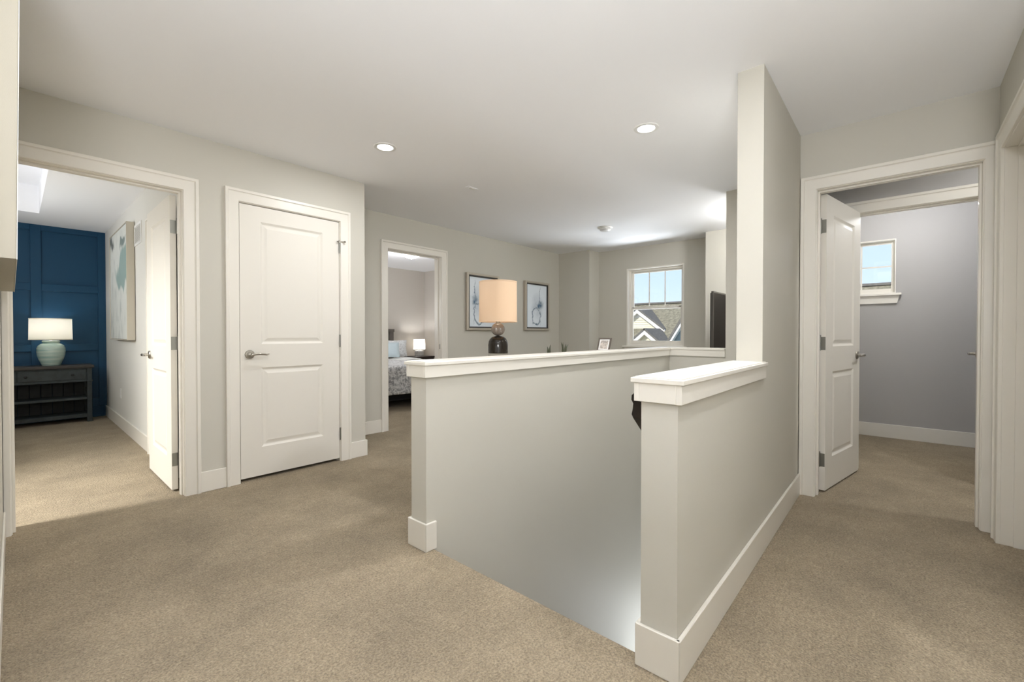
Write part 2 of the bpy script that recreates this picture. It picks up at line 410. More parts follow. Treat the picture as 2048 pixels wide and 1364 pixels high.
# lower stair hall
W_('wall_foyer_back', 'pale wall under the top landing in the stairwell', 'X', XN - .14, XN - .02, H2B, H1A, -2.9, -.30, M['wall'])
struct(box('floor_foyer', 1.2, 6.4, -.2, 2.6, -3.0, -2.9, M['carpet']), 'lower hall floor at the foot of the stairs', 'floor')
struct(box('wall_foyer_far', 6.3, 6.4, -.2, 2.6, -2.9, -.30, M['wall']), 'lower hall far wall', 'wall')
struct(box('wall_foyer_side', 4.57, 6.3, H1B + .3, H1B + .4, -2.9, -.30, M['wall']), 'lower hall side wall', 'wall')

# stairs
st = empty('staircase', (XN, (H2B + H1A) / 2, 0)); struct(st, 'carpeted staircase descending between the half walls', 'stairs')
NS, RUN, RISE = 13, .238, .205
for k in range(NS):
    x = XN + k * RUN
    bm = bmesh.new(); z = -(k + 1) * RISE
    bm_box(bm, x - .02, x + RUN, H2B + .002, H1A - .002, z - .2, z, .012, 2)
    link('tread', bm, M['carpet'], st)
bm = bmesh.new(); bm_tube(bm, [(XN - .014, H2B + .001, -.021), (XN - .014, H1A - .001, -.021)], .021, 16)
link('nosing', bm, M['carpet'], st, smooth=True)

# ------------------------------------------------------------------ baseboards
def bb(name, label, lst):
    r = None
    bm = bmesh.new()
    for b in lst: bm_box(bm, *b, 0, .14, .0025)
    o = link(name, bm, M['trim']); struct(o, label, 'baseboard'); return o
T = .014
CW = .092   # casing width
bb('baseboard_closet', 'white baseboard along the closet wall', [(D1[1] + CW, DC[0] - CW, YA - T, YA), (DC[1] + CW, XAE + T, YA - T, YA), (XAE, XAE + T, YA, YB)])
bb('baseboard_loft', 'white baseboard along the loft wall with prints', [(XAE + T, D2[0] - CW, YB - T, YB), (D2[1] + CW, 6.085, YB - T, YB)])
bb('baseboard_left', 'white baseboard on the left side wall', [(-.045, -.045 + T * .6, 1.9, YA - .02)])
bb('baseboard_half_left', 'white baseboard block wrapping the end of the long half wall', [(XPE - T, XPE - .0012, H1A - T + .0012, H1B + T), (XPE - T + .0012, XN + .012, H1A - T, H1A - .0006), (XPE, XS, H1B, H1B + T)])
bb('baseboard_half_right', 'white baseboard along the right half wall and tall wall', [(XPE - T, XPE - .0012, H2A - T + .0012, H2B + T), (XPE - T + .0012, XR, H2A - T, H2A - .0006), (XPE, XN - .005, H2B, H2B + T)])
bb('baseboard_bedroom', 'white baseboard under the canvas painting', [(XW1 - T, XW1, 5.14, YBL - PR)])
bb('baseboard_grey', 'white baseboard in the grey room with the small window', [(6.075 - T, 6.075, -1.6, H2A - .01)])
bb('baseboard_right', 'white baseboard at the right door wall', [(XR - T, XR, YQ, DR[0] - CW)] if DR[0] - CW > YQ + .01 else [(2.3, DQ[0] - CW, YQ, YQ + T)])

# ------------------------------------------------------------------ doors
def sweep_casing(name, mapf, a0, a1, z1, parent, cw=CW, lo=None, hi=None):
    prof = [(.004, 0), (.004, .012), (.008, .015), (.066, .016), (.070, .0185), (.073, .024), (cw - .003, .024), (cw, .021), (cw, 0)]
    bm = bmesh.new()
    loops = []
    for st_ in ('bl', 'tl', 'tr', 'br'):
        L = []
        for u, v in prof:
            ul = min(u, lo) if lo else u; ur = min(u, hi) if hi else u
            a = a0 - ul if st_[1] == 'l' else a1 + ur
            z = 0 if st_[0] == 'b' else z1 + u
            L.append(bm.verts.new(mapf(a, v, z)))
        loops.append(L)
    for A, B in zip(loops, loops[1:]):
        for i in range(len(prof) - 1): bm.faces.new((A[i], A[i + 1], B[i + 1], B[i]))
    bmesh.ops.remove_doubles(bm, verts=bm.verts[:], dist=1e-5)
    return link(name, bm, M['trim'], parent)

def jambs(mapf, a0, a1, z1, d0, d1, parent, stop=None):
    """jamb boards lining an opening; d0..d1 range of depth (out negative = into the wall)"""
    def bx(name, A0, A1, D0, D1, Z0, Z1, bev=.0015):
        bm = bmesh.new()
        p, q = mapf(A0, D0, Z0), mapf(A1, D1, Z1)
        bm_box(bm, p[0], q[0], p[1], q[1], p[2], q[2], bev); return link(name, bm, M['trim'], parent)
    t = .0195
    bx('jamb', a0 - t, a0, d0, d1, 0, z1); bx('jamb', a1, a1 + t, d0, d1, 0, z1); bx('jamb_head', a0 - t, a1 + t, d0, d1, z1, z1 + t)
    if stop:
        s0, s1 = stop
        bx('stop', a0, a0 + .011, s0, s1, 0, z1 - .011); bx('stop', a1 - .011, a1, s0, s1, 0, z1 - .011); bx('stop', a0, a1, s0, s1, z1 - .011, z1)

def bm_rect_ring(bm, outer, inner):
    vo = [bm.verts.new(p) for p in outer]; vi = [bm.verts.new(p) for p in inner]
    for i in range(4): bm.faces.new((vo[i], vo[(i + 1) % 4], vi[(i + 1) % 4], vi[i]))
    return vi

def door_leaf(root, w, h, mapl, hinge_side=0, arched=False, lever_dir=1, lever_a=None, faces=(0, 1), lever_faces=(0, 1)):
    """mapl(a, t, z): a along the width 0..w, t through thickness 0(face 0)..TH(face 1)"""
    TH = .035
    panels = [(.14, w - .14, .213, .812), (.14, w - .14, .988, 1.903)]
    bm = bmesh.new()
    aa = [0, .14, w - .14, w]; zz = [0, .213, .812, .988, 1.903, h]
    for t in (0, TH):
        for i in range(3):
            for j in range(5):
                if i == 1 and j in (1, 3): continue
                bm.faces.new([bm.verts.new(mapl(a, t, z)) for a, z in ((aa[i], zz[j]), (aa[i + 1], zz[j]), (aa[i + 1], zz[j + 1]), (aa[i], zz[j + 1]))])
    for a, b in (((0, 0), (w, 0)), ((w, 0), (w, h)), ((w, h), (0, h)), ((0, h), (0, 0))):
        bm.faces.new([bm.verts.new(mapl(*p)) for p in ((a[0], 0, a[1]), (b[0], 0, b[1]), (b[0], TH, b[1]), (a[0], TH, a[1]))])
    bmesh.ops.remove_doubles(bm, verts=bm.verts[:], dist=1e-5)
    leaf = link('leaf', bm, M['door'], root)
    for a0, a1, z0, z1 in panels:
        bm = bmesh.new()
        for t, sg in ((0, 1), (TH, -1)):
            def R(ins, dep): return [mapl(a, t + sg * dep, z) for a, z in ((a0 + ins, z0 + ins), (a1 - ins, z0 + ins), (a1 - ins, z1 - ins), (a0 + ins, z1 - ins))]
            prof = [(0, 0), (.006, .004), (.014, .009), (.020, .010), (.030, .008), (.046, .003), (.050, .003)]
            for (i0, d0), (i1, d1) in zip(prof, prof[1:]):
                bm_rect_ring(bm, R(i0, d0), R(i1, d1))
            bm.faces.new([bm.verts.new(p) for p in R(.050, .003)])
        bmesh.ops.remove_doubles(bm, verts=bm.verts[:], dist=1e-5)
        attach_sub('panel', bm, M['door'], leaf)
    # levers
    la = lever_a if lever_a is not None else w - .062
    zl = .912
    for f in lever_faces:
        t0, sg = (0, -1) if f == 0 else (TH, 1)
        bm = bmesh.new()
        def P(a, d, z): return mapl(a, t0 + sg * d, z)
        bm_tube(bm, [P(la, 0, zl), P(la, .004, zl), P(la, .009, zl), P(la, .011, zl)], [.033, .033, .029, .018], 24)
        bm_tube(bm, [P(la, .008, zl), P(la, .04, zl), P(la, .052, zl)], [.012, .011, .012], 16)
        bm_tube(bm, [P(la, .048, zl), P(la + lever_dir * .02, .052, zl + .003), P(la + lever_dir * .05, .054, zl + .006), P(la + lever_dir * .08, .053, zl + .002), P(la + lever_dir * .10, .050, zl - .003), P(la + lever_dir * .118, .046, zl + .002)],
                [(.010, .011), (.010, .009), (.008, .008), (.007, .007), (.007, .006), (.005, .004)], 12)
        attach_sub('lever_handle', bm, M['nickel'], leaf, True)
    return leaf

def attach_sub(name, bm, m, part, smooth=False):
    o = link(name, bm, m, None, smooth)
    o.parent = part
    root = part.parent
    o.matrix_parent_inverse = Matrix()
    # parts carry identity world transforms, so vertices are already in world space
    return o

def hinge(root, cx, cy, cz, plate=None):
    bm = bmesh.new()
    bm_lathe(bm, [(.0055, cz - .048), (.0055, cz + .048)], cx, cy, 12)
    bm_lathe(bm, [(.003, cz + .048), (.0065, cz + .050), (.0065, cz + .055), (.002, cz + .058)], cx, cy, 12)
    if plate: bm_box(bm, *plate, cz - .045, cz + .045, .0006)
    return link('hinge', bm, M['hinge'], root, True)

# --- door 1: bedroom doorway (leaf open 90 degrees into the bedroom)
mA = lambda a, v, z: (a, YA - v, z)
mAi = lambda a, v, z: (a, YA + .12 + v, z)
d = empty('door_1', ((D1[0] + D1[1]) / 2, YA, 0)); struct(d, 'white bedroom door standing open with the blue room behind it', 'door')
sweep_casing('casing', mA, D1[0], D1[1], DH, d, lo=.031)
sweep_casing('casing', mAi, D1[0], D1[1], DH, d, hi=.06)
jambs(mA, D1[0], D1[1], DH, 0, -.12, d, stop=(-.035, -.080))
lf = door_leaf(d, .758, 2.028, lambda a, t, z: (.748 - .035 + t if False else .713 + t, YA + .135 + .02 + a, z + .014), lever_dir=-1)
for z in (.222, 1.024, 1.826): hinge(d, .7515, YA + .128, z, (.714, .750, YA + .1525, YA + .1548))

# --- door 2: closet, closed
d = empty('door_2', ((DC[0] + DC[1]) / 2, YA, 0)); struct(d, 'closed white two panel closet door in the greige wall', 'door')
sweep_casing('casing', mA, DC[0], DC[1], DH, d)
jambs(mA, DC[0], DC[1], DH, 0, -.12, d, stop=(-.045, -.085))
lf = door_leaf(d, DC[1] - DC[0] - .007, 2.015, lambda a, t, z: (DC[1] - .0035 - a, YA + .004 + t, z + .025), lever_dir=-1, lever_faces=(0,))
for z in (.230, 1.026, 1.826): hinge(d, DC[1] - .001, YA - .004, z)
bm = bmesh.new(); zz_ = 1.865
bm_tube(bm, [(DC[1], YA - .004, zz_), (DC[1], YA - .004, zz_ + .022)], .009, 12)
bm_tube(bm, [(DC[1], YA - .006, zz_ + .01), (DC[1] + .03, YA - .034, zz_ + .01)], .004, 8)
bm_tube(bm, [(DC[1] - .002, YA - .006, zz_ + .01), (DC[1] - .03, YA - .020, zz_ + .008)], .0045, 8)
bm_tube(bm, [(DC[1] + .028, YA - .032, zz_ + .01), (DC[1] + .034, YA - .040, zz_ + .01)], .008, 10)
link('hinge_stop', bm, M['nickel'], d, True)
struct(box('wall_closet_inside', DC[0] - .1, DC[1] + .1, YA + .5, YA + .52, 0, HC, M['wall']), 'closet back wall hidden behind the closed door', 'wall')

# --- door 3: doorway of bedroom 2 (no leaf in view)
mB = lambda a, v, z: (a, YB - v, z)
d = empty('door_3', ((D2[0] + D2[1]) / 2, YB, 0)); struct(d, 'white cased doorway into the bedroom with the bed', 'doorway')
sweep_casing('casing', mB, D2[0], D2[1], DH, d)
sweep_casing('casing', lambda a, v, z: (a, YB + .12 + v, z), D2[0], D2[1], DH, d)
jambs(mB, D2[0], D2[1], DH, 0, -.12, d, stop=(-.05, -.09))
bm = bmesh.new(); bm_box(bm, D2[1] - .0025, D2[1], YB + .014, YB + .036, .90, .96, .0008); link('strike_plate', bm, M['nickel'], d)

# --- door 4: right door, leaf swung inward about 77 degrees
mR = lambda a, v, z: (XR - v, a, z)
d = empty('door_4', (XR, (DR[0] + DR[1]) / 2, 0)); struct(d, 'white two panel door swung open at the hall end', 'door')
sweep_casing('casing', mR, DR[0], DR[1], DH, d, lo=.056)
jambs(mR, DR[0], DR[1], DH, 0, -.12, d, stop=(-.035, -.080))
ang = math.radians(-10.6); hx, hy = XR + .128, DR[1] - .004
ca, sa = math.cos(ang), math.sin(ang)
def mapR(a, t, z):   # face 0 looks to -Y (towards the camera side)
    la_, lb_ = a + .006, -.035 + t
    return (hx + la_ * ca - lb_ * sa, hy + la_ * sa + lb_ * ca, z + .014)
door_leaf(d, .752, 2.028, mapR, lever_dir=-1)
for z in (.222, 1.024, 1.826):
    o = hinge(d, hx + .002, hy - .002, z)
    bm = bmesh.new()
    q = [mapR(-.0025, t_, z - .014 + dz) for t_, dz in ((.002, -.045), (.030, -.045), (.030, .045), (.002, .045))]
    q2 = [mapR(.0, t_, z - .014 + dz) for t_, dz in ((.002, -.045), (.030, -.045), (.030, .045), (.002, .045))]
    A = [bm.verts.new(p) for p in q]; B = [bm.verts.new(p) for p in q2]
    bm.faces.new(A); bm.faces.new(B[::-1])
    for i in range(4): bm.faces.new((A[i], A[(i + 1) % 4], B[(i + 1) % 4], B[i]))
    link('hinge_leaf', bm, M['hinge'], d)

# --- door 5: inner doorway beyond door 4, leaf open against the right side
mV = lambda a, v, z: (4.46 - v, a, z)
d = empty('door_5', (4.46, sum(D5) / 2, 0)); struct(d, 'inner white doorway frame behind the open hall end door', 'doorway')
sweep_casing('casing', mV, D5[0], D5[1], DH, d)
jambs(mV, D5[0], D5[1], DH, 0, -.12, d, stop=(-.035, -.080))
door_leaf(d, .717, 2.028, lambda a, t, z: (4.60 + a, D5[0] + .002 - .035 + t, z + .014), lever_dir=-1)

# --- door 6: side door at the right edge (closed, set back in its frame)
mQ = lambda a, v, z: (a, YQ + v, z)
d = empty('door_6', ((DQ[0] + DQ[1]) / 2, YQ, 0)); struct(d, 'white side door frame beside the hall end door', 'door')
sweep_casing('casing', mQ, DQ[0], DQ[1], DH, d)
jambs(mQ, DQ[0], DQ[1], DH, 0, -.12, d, stop=(-.045, -.085))
door_leaf(d, DQ[1] - DQ[0] - .007, 2.015, lambda a, t, z: (DQ[0] + .0035 + a, YQ - .122 + t, z + .02), lever_dir=1, lever_faces=())

# --- door 7: closet door on the bedroom right wall, mostly behind door 1
mW = lambda a, v, z: (XW1 - v, a, z)
d = empty('door_7', (XW1, 4.64, 0)); struct(d, 'white bedroom closet door frame behind the open bedroom door', 'door')
sweep_casing('casing', mW, 4.25, 5.03, 2.03, d)
jambs(mW, 4.27, 5.01, 2.01, 0, -.12, d)
door_leaf(d, .733, 1.99, lambda a, t, z: (XW1 + .02 + t, 4.2735 + a, z + .015), lever_faces=())

# ------------------------------------------------------------------ windows
def window(name, label, x, a0, a1, z0, z1, vm, split, li=.02, fr=.028, sw=.026, vpos=None):
    """double hung window in a wall X=x (room on the -X side); a = Y axis"""
    w = empty(name, (x + .06, (a0 + a1) / 2, z0)); struct(w, label, 'window')
    tr = M['trim']
    # drywall-return liner
    box('jamb_liner', x - .004, x + .14, a0, a0 + li, z0, z1, tr, w, .002); box('jamb_liner', x - .004, x + .14, a1 - li, a1, z0, z1, tr, w, .002)
    box('jamb_liner', x - .004, x + .14, a0 + li, a1 - li, z1 - li, z1, tr, w, .002); box('jamb_liner', x - .004, x + .14, a0 + li, a1 - li, z0, z0 + li, tr, w, .002)
    f0, f1, g0, g1 = a0 + li, a1 - li, z0 + li, z1 - li
    bm = bmesh.new()
    for b in ((f0, f0 + fr, g0, g1), (f1 - fr, f1, g0, g1), (f0 + fr, f1 - fr, g1 - fr, g1), (f0 + fr, f1 - fr, g0, g0 + fr)):
        bm_box(bm, x + .065, x + .135, b[0], b[1], b[2], b[3], .002)
    frame = link('window_frame', bm, tr, w)
    f0 += fr; f1 -= fr; g0 += fr; g1 -= fr
    def sash(zs0, zs1, xs, vertical, horizontal, top_rail=None):
        bm = bmesh.new()
        tr_ = top_rail or sw
        for b in ((f0, f0 + sw, zs0, zs1), (f1 - sw, f1, zs0, zs1), (f0 + sw, f1 - sw, zs1 - tr_, zs1), (f0 + sw, f1 - sw, zs0, zs0 + .034)):
            bm_box(bm, xs, xs + .028, b[0], b[1], b[2], b[3], .002)
        s = link('sash', bm, tr, w)
        i0, i1, j0, j1 = f0 + sw, f1 - sw, zs0 + .034, zs1 - tr_
        vs = [i0 + (i1 - i0) * k / (vertical + 1) for k in range(vertical + 2)]
        if vpos: vs = [i0, vpos, i1]
        hs = [j0 + (j1 - j0) * k / (horizontal + 1) for k in range(horizontal + 2)]
        for v in vs[1:-1]: sub_box('muntin', xs + .010, xs + .018, v - .008, v + .008, j0, j1, tr, s)
        for h_ in hs[1:-1]: sub_box('muntin', xs + .0105, xs + .0175, i0, i1, h_ - .008, h_ + .008, tr, s)
        for k in range(vertical + 1):
            for j in range(horizontal + 1):
                sub_box('pane', xs + .0125, xs + .0155, vs[k], vs[k + 1], hs[j], hs[j + 1], M['glass'], s)
        return s
    if split:
        sash(split - .005, g1, x + .10, vm[0], vm[1])
        s = sash(g0, split + .034, x + .07, 0, 0, .036)
        for a in (f0 + (f1 - f0) * .28, f0 + (f1 - f0) * .72):
            bm = bmesh.new(); bm_box(bm, x + .066, x + .090, a - .03, a + .03, split + .034, split + .042, .002); bm_box(bm, x + .062, x + .078, a - .012, a + .025, split + .040, split + .05, .003)
            attach_sub('sash_lock', bm, tr, s)
        sub_box('tilt_latch', x + .062, x + .070, f1 - .045, f1 - .015, split + .018, split + .03, M['hinge'], s)
        sub_box('tilt_latch', x + .062, x + .070, f0 + .015, f0 + .045, split + .018, split + .03, M['hinge'], s)
    else:
        sash(g0, g1, x + .08, vm[0], vm[1])
    return w

def sub_box(name, x0, x1, y0, y1, z0, z1, m, part):
    bm = bmesh.new(); bm_box(bm, x0, x1, y0, y1, z0, z1); return attach_sub(name, bm, m, part)

w1 = window('window_1', 'white double hung loft window with two upright bars above', 6.385, *LW, (2, 0), 1.475)
box('window_sill', 6.325, 6.39, LW[0] - .045, LW[1] + .045, LW[2] - .022, LW[2], M['trim'], w1, .004)
box('apron', 6.370, 6.386, LW[0] - .03, LW[1] + .03, LW[2] - .07, LW[2] - .022, M['trim'], w1, .002)
w2 = window('window_2', 'small high window with crossed bars in the grey room', 6.075, *RW, (1, 1), None, .010, .012, .016, .322)
box('window_sill', 6.022, 6.08, RW[0] - .045, RW[1] + .045, RW[2] - .026, RW[2], M['trim'], w2, .004)
bm = bmesh.new(); z0, z1 = RW[2] - .105, RW[2] - .026
vs = [bm.verts.new(p) for p in [(6.054, RW[0] - .01, z0), (6.054, RW[1] + .01, z0), (6.050, RW[1] + .03, z1), (6.050, RW[0] - .03, z1), (6.075, RW[0] - .01, z0), (6.075, RW[1] + .01, z0), (6.075, RW[1] + .03, z1), (6.075, RW[0] - .03, z1)]]
for f in ((0, 1, 2, 3), (4, 7, 6, 5), (0, 4, 5, 1), (1, 5, 6, 2), (2, 6, 7, 3), (3, 7, 4, 0)): bm.faces.new([vs[i] for i in f])
link('apron', bm, M['trim'], w2)

# ------------------------------------------------------------------ ceiling fixtures
def recessed(x, y, label, power):
    r = empty('recessed_light', (x, y, HC)); tag(r, label, 'ceiling light', 'recessed hall lights')
    bm = bmesh.new()
    bm_lathe(bm, [(.052, HC - .0015), (.056, HC - .006), (.076, HC - .005), (.079, HC), (.052, HC)], x, y, 40, cap=False)
    link('trim_ring', bm, M['plastic'], r, True)
    lathe('lens', [(.0535, -.004), (.03, -.0055), (.001, -.006)], (x, y, HC), M['led'], r, 40, cap=False)
    light('lamp', 'AREA', (x, y, HC - .012), power, NEUT, .10, aim=(0, 0, -1), parent=r)
    return r
recessed(1.774, 2.777, 'lit round recessed ceiling light in front of the closet door wall', 6)
recessed(2.737, 1.249, 'lit round recessed ceiling light above the stairwell', 14)
for i, (x, y) in enumerate(((1.45, .02), (-.9, 1.0), (0.3, -1.0), (.75, 1.45))):
    light('hall_top_fill', 'AREA', (x, y, HC - .01), (9, 4, 4, 4.5)[i], NEUT, .12, aim=(0, 0, -1))  # unseen lamps without fixtures, added to brighten the hall

sd = empty('smoke_detector', (4.944, 2.797, HC)); tag(sd, 'round white smoke detector on the loft ceiling', 'smoke detector')
lathe('base', [(.094, 0), (.094, -.010), (.088, -.014)], (4.944, 2.797, HC), M['plastic'], sd)
lathe('body', [(.072, -.013), (.070, -.030), (.060, -.040), (.034, -.047), (.002, -.048)], (4.944, 2.797, HC), M['plastic'], sd)
cp = empty('ceiling_plate', (2.795, 2.96, HC)); tag(cp, 'small flush white cover plate on the hall ceiling', 'cover plate')
box('plate', 2.735, 2.855, 2.935, 2.985, HC - .004, HC, M['ceil'], cp, .001); box('insert', 2.765, 2.83, 2.945, 2.975, HC - .007, HC - .003, M['plastic'], cp, .001)

# ------------------------------------------------------------------ handrail
hr = empty('handrail', (1.45, H2B, 0)); tag(hr, 'dark wood handrail bracketed to the stair side of the right half wall', 'handrail')
bm = bmesh.new()
sl = RISE / RUN
prof = [(.012, -.028), (.040, -.028), (.046, -.020), (.042, -.008), (.040, .004), (.047, .012), (.046, .022), (.036, .028), (.016, .028), (.006, .022), (.005, .012), (.012, .004), (.010, -.008), (.006, -.020)]
yo = H2B + .030
loops = []
for X in (1.445, 4.40):
    z = .838 - (X - 1.445) * sl
    loops.append([bm.verts.new((X, yo + u, z + v * 1.6)) for u, v in prof])
for i in range(len(prof)): bm.faces.new((loops[0][i], loops[0][(i + 1) % len(prof)], loops[1][(i + 1) % len(prof)], loops[1][i]))
bm.faces.new(loops[0][::-1]); bm.faces.new(loops[1])
link('rail', bm, M['dark_metal'], hr)
for X in (1.62, 3.0, 4.2):
    z = .838 - (X - 1.445) * sl
    tube('bracket', [(X, H2B, z - .09), (X, H2B + .05, z - .085), (X, H2B + .056, z - .038)], .006, M['dark_metal'], hr)

# ------------------------------------------------------------------ canvas on the left wall (seen edge-on)
M['canvas_edge'] = mat('canvas_edge', (176, 171, 157), .8, bump=.1, bscale=400)
cv = empty('wall_canvas', (-.045, 2.77, 1.31)); tag(cv, 'large pale canvas hung on the left side wall, seen edge on', 'wall art')
bm = bmesh.new()
A = [(-.043, .007, 1.312), (-.043, .0195, 2.20)]
vs = [bm.verts.new(p) for p in [(-.043, 1.96, 1.312), (.007, 1.96, 1.312), (.0035, 3.50, 1.312), (-.043, 3.50, 1.312), (-.043, 1.96, 2.20), (.0195, 1.96, 2.20), (.0135, 3.50, 2.20), (-.043, 3.50, 2.20)]]
for f in ((0, 3, 2, 1), (4, 5, 6, 7), (0, 1, 5, 4), (1, 2, 6, 5), (2, 3, 7, 6), (3, 0, 4, 7)): bm.faces.new([vs[i] for i in f])
link('stretched_canvas', bm, M['canvas_edge'], cv)
bm = bmesh.new()
vs = [bm.verts.new(p) for p in [(.0075, 1.958, 1.310), (.0095, 1.958, 1.310), (.0060, 3.502, 1.310), (.0040, 3.502, 1.310), (.020, 1.958, 2.202), (.022, 1.958, 2.202), (.016, 3.502, 2.202), (.014, 3.502, 2.202)]]
for f in ((0, 3, 2, 1), (4, 5, 6, 7), (0, 1, 5, 4), (1, 2, 6, 5), (2, 3, 7, 6), (3, 0, 4, 7)): bm.faces.new([vs[i] for i in f])
link('painted_face', bm, M['trim'], cv)

# ------------------------------------------------------------------ bedroom 1 contents
M['dark_wood'] = mat('dark_washed_wood', (46, 54, 56), .55, bump=.25, bscale=60, var=.35, vscale=14)
M['dark_top'] = mat('dark_table_top', (58, 54, 50), .5, bump=.2, bscale=50, var=.3, vscale=10)
M['dark_in'] = mat('dark_wood_recess', (30, 33, 34), .7, bump=.25, bscale=60, var=.35, vscale=16)
ct = empty('console_table', (0.03, 7.76, 0)); tag(ct, 'dark washed wood console table with two knobbed drawers against the blue wall', 'console table')
CX0, CX1, CY0, CY1 = -.60, .645, 7.565, 7.925
box('table_top', CX0 - .018, CX1 + .018, CY0 - .018, CY1 + .012, .668, .704, M['dark_top'], ct, .005)
for x in (CX0, CX1 - .045):
    for y in (CY0, CY1 - .045):
        bm = bmesh.new(); bm_box(bm, x, x + .045, y, y + .045, 0, .668, .003); bm_box(bm, x - .006, x + .051, y - .006, y + .051, .500, .516, .003); bm_box(bm, x - .003, x + .048, y - .003, y + .048, 0.0, .055, .003)
        link('leg', bm, M['dark_wood'], ct)
box('apron', CX0 + .045, CX1 - .045, CY0 + .012, CY0 + .030, .515, .668, M['dark_wood'], ct, .002)
box('rail', CX0 + .045, CX1 - .045, CY0 + .002, CY0 + .032, .498, .517, M['dark_wood'], ct, .003)
for xa, xb in ((CX0 + .055, .016), (.026, CX1 - .055)):
    dr = box('drawer', xa, xb, CY0 + .002, CY0 + .014, .530, .652, M['dark_wood'], ct, .003)
    for kx in ((.087, .472) if xa > 0 else (-.40, -.13)):
        o = lathe('knob', [(.001, .0), (.006, .0), (.006, .012), (.014, .018), (.015, .024), (.010, .029), (.001, .030)], (0, 0, 0), M['dark_in'], None, 16)
        o.data.transform(Matrix.Translation((kx, CY0 + .002, .588)) @ Matrix.Rotation(PI / 2, 4, 'X')); o.parent = dr; o.matrix_parent_inverse = Matrix()
for x0, x1 in ((CX0, CX0 + .02), (CX1 - .02, CX1)): box('side_panel', x0, x1, CY0 + .045, CY1 - .045, .06, .668, M['dark_wood'], ct)
nb = 12
for k in range(nb):
    a = CX0 + .045 + (CX1 - CX0 - .09) * k / nb; b_ = CX0 + .045 + (CX1 - CX0 - .09) * (k + 1) / nb
    box('back_plank', a + .002, b_ - .002, CY1 - .04, CY1 - .028, .06, .668, M['dark_in'], ct, .002)
box('shelf', CX0 + .01, CX1 - .01, CY0 + .008, CY1 - .042, .278, .306, M['dark_wood'], ct, .003)
box('shelf', CX0 + .01, CX1 - .01, CY0 + .008, CY1 - .042, .056, .100, M['dark_wood'], ct, .003)

def aqua_mat():
    m, nt, b = newmat('aqua_glaze'); L = nt.links
    g = nt.nodes.new('ShaderNodeNewGeometry'); mpn = nt.nodes.new('ShaderNodeMapping'); mpn.inputs['Scale'].default_value = (1.5, 1.5, 26)
    n = nt.nodes.new('ShaderNodeTexNoise'); n.inputs['Scale'].default_value = 2.2; n.inputs['Detail'].default_value = 5; n.inputs['Distortion'].default_value = .6
    L.new(g.outputs['Position'], mpn.inputs[0]); L.new(mpn.outputs[0], n.inputs['Vector'])
    r = nt.nodes.new('ShaderNodeValToRGB'); r.color_ramp.elements[0].color = lin((146, 178, 173)); r.color_ramp.elements[1].color = lin((200, 214, 203))
    r.color_ramp.elements[0].position = .35; r.color_ramp.elements[1].position = .7
    L.new(n.outputs['Fac'], r.inputs[0]); L.new(r.outputs[0], b.inputs['Base Color']); b.inputs['Roughness'].default_value = .18
    b.inputs['Coat Weight'].default_value = .4
    return m
M['aqua'] = aqua_mat()

def drum(name, loc, r0, r1, z0, z1, m, parent, seg=48, double=True):
    bm = bmesh.new(); x, y = loc
    bm_lathe(bm, [(r0, z0), (r1, z1)], x, y, seg, cap=False)
    bm_lathe(bm, [(r0 - .003, z0), (r0 + .0012, z0 - .0005), (r0 + .0012, z0 + .008), (r0, z0 + .009)], x, y, seg, cap=False)
    bm_lathe(bm, [(r1, z1 - .009), (r1 + .0012, z1 - .008), (r1 + .0012, z1 + .0005), (r1 - .003, z1)], x, y, seg, cap=False)
    return link(name, bm, m, parent, True)

lx, ly, lz = .302, 7.765, .704
tl = empty('table_lamp', (lx, ly, lz)); tag(tl, 'lit table lamp with white drum shade and round aqua glazed base', 'table lamp')
lathe('base', [(.070, lz), (.080, lz + .002), (.083, lz + .012), (.108, lz + .075), (.122, lz + .125), (.126, lz + .175), (.124, lz + .215), (.112, lz + .245), (.088, lz + .265), (.073, lz + .272), (.073, lz + .280), (.079, lz + .286), (.079, lz + .300), (.070, lz + .304), (.020, lz + .305)], (lx, ly, 0), M['aqua'], tl, 40)
tube('stem', [(lx, ly, lz + .30), (lx, ly, lz + .45)], .008, M['nickel'], tl)
M['shade1'] = shade_mat('shade_white', (240, 236, 224), .45)
drum('lamp_shade', (lx, ly), .188, .184, lz + .315, lz + .572, M['shade1'], tl)
lathe('bulb', [(.012, .0), (.016, .02), (.030, .05), (.030, .07), (.018, .09), (.002, .096)], (lx, ly, lz + .345), M['bulb'], tl, 16)
light('lamp_glow', 'POINT', (lx, ly, lz + .475), 1.0, NEUT, radius=.03, parent=tl)

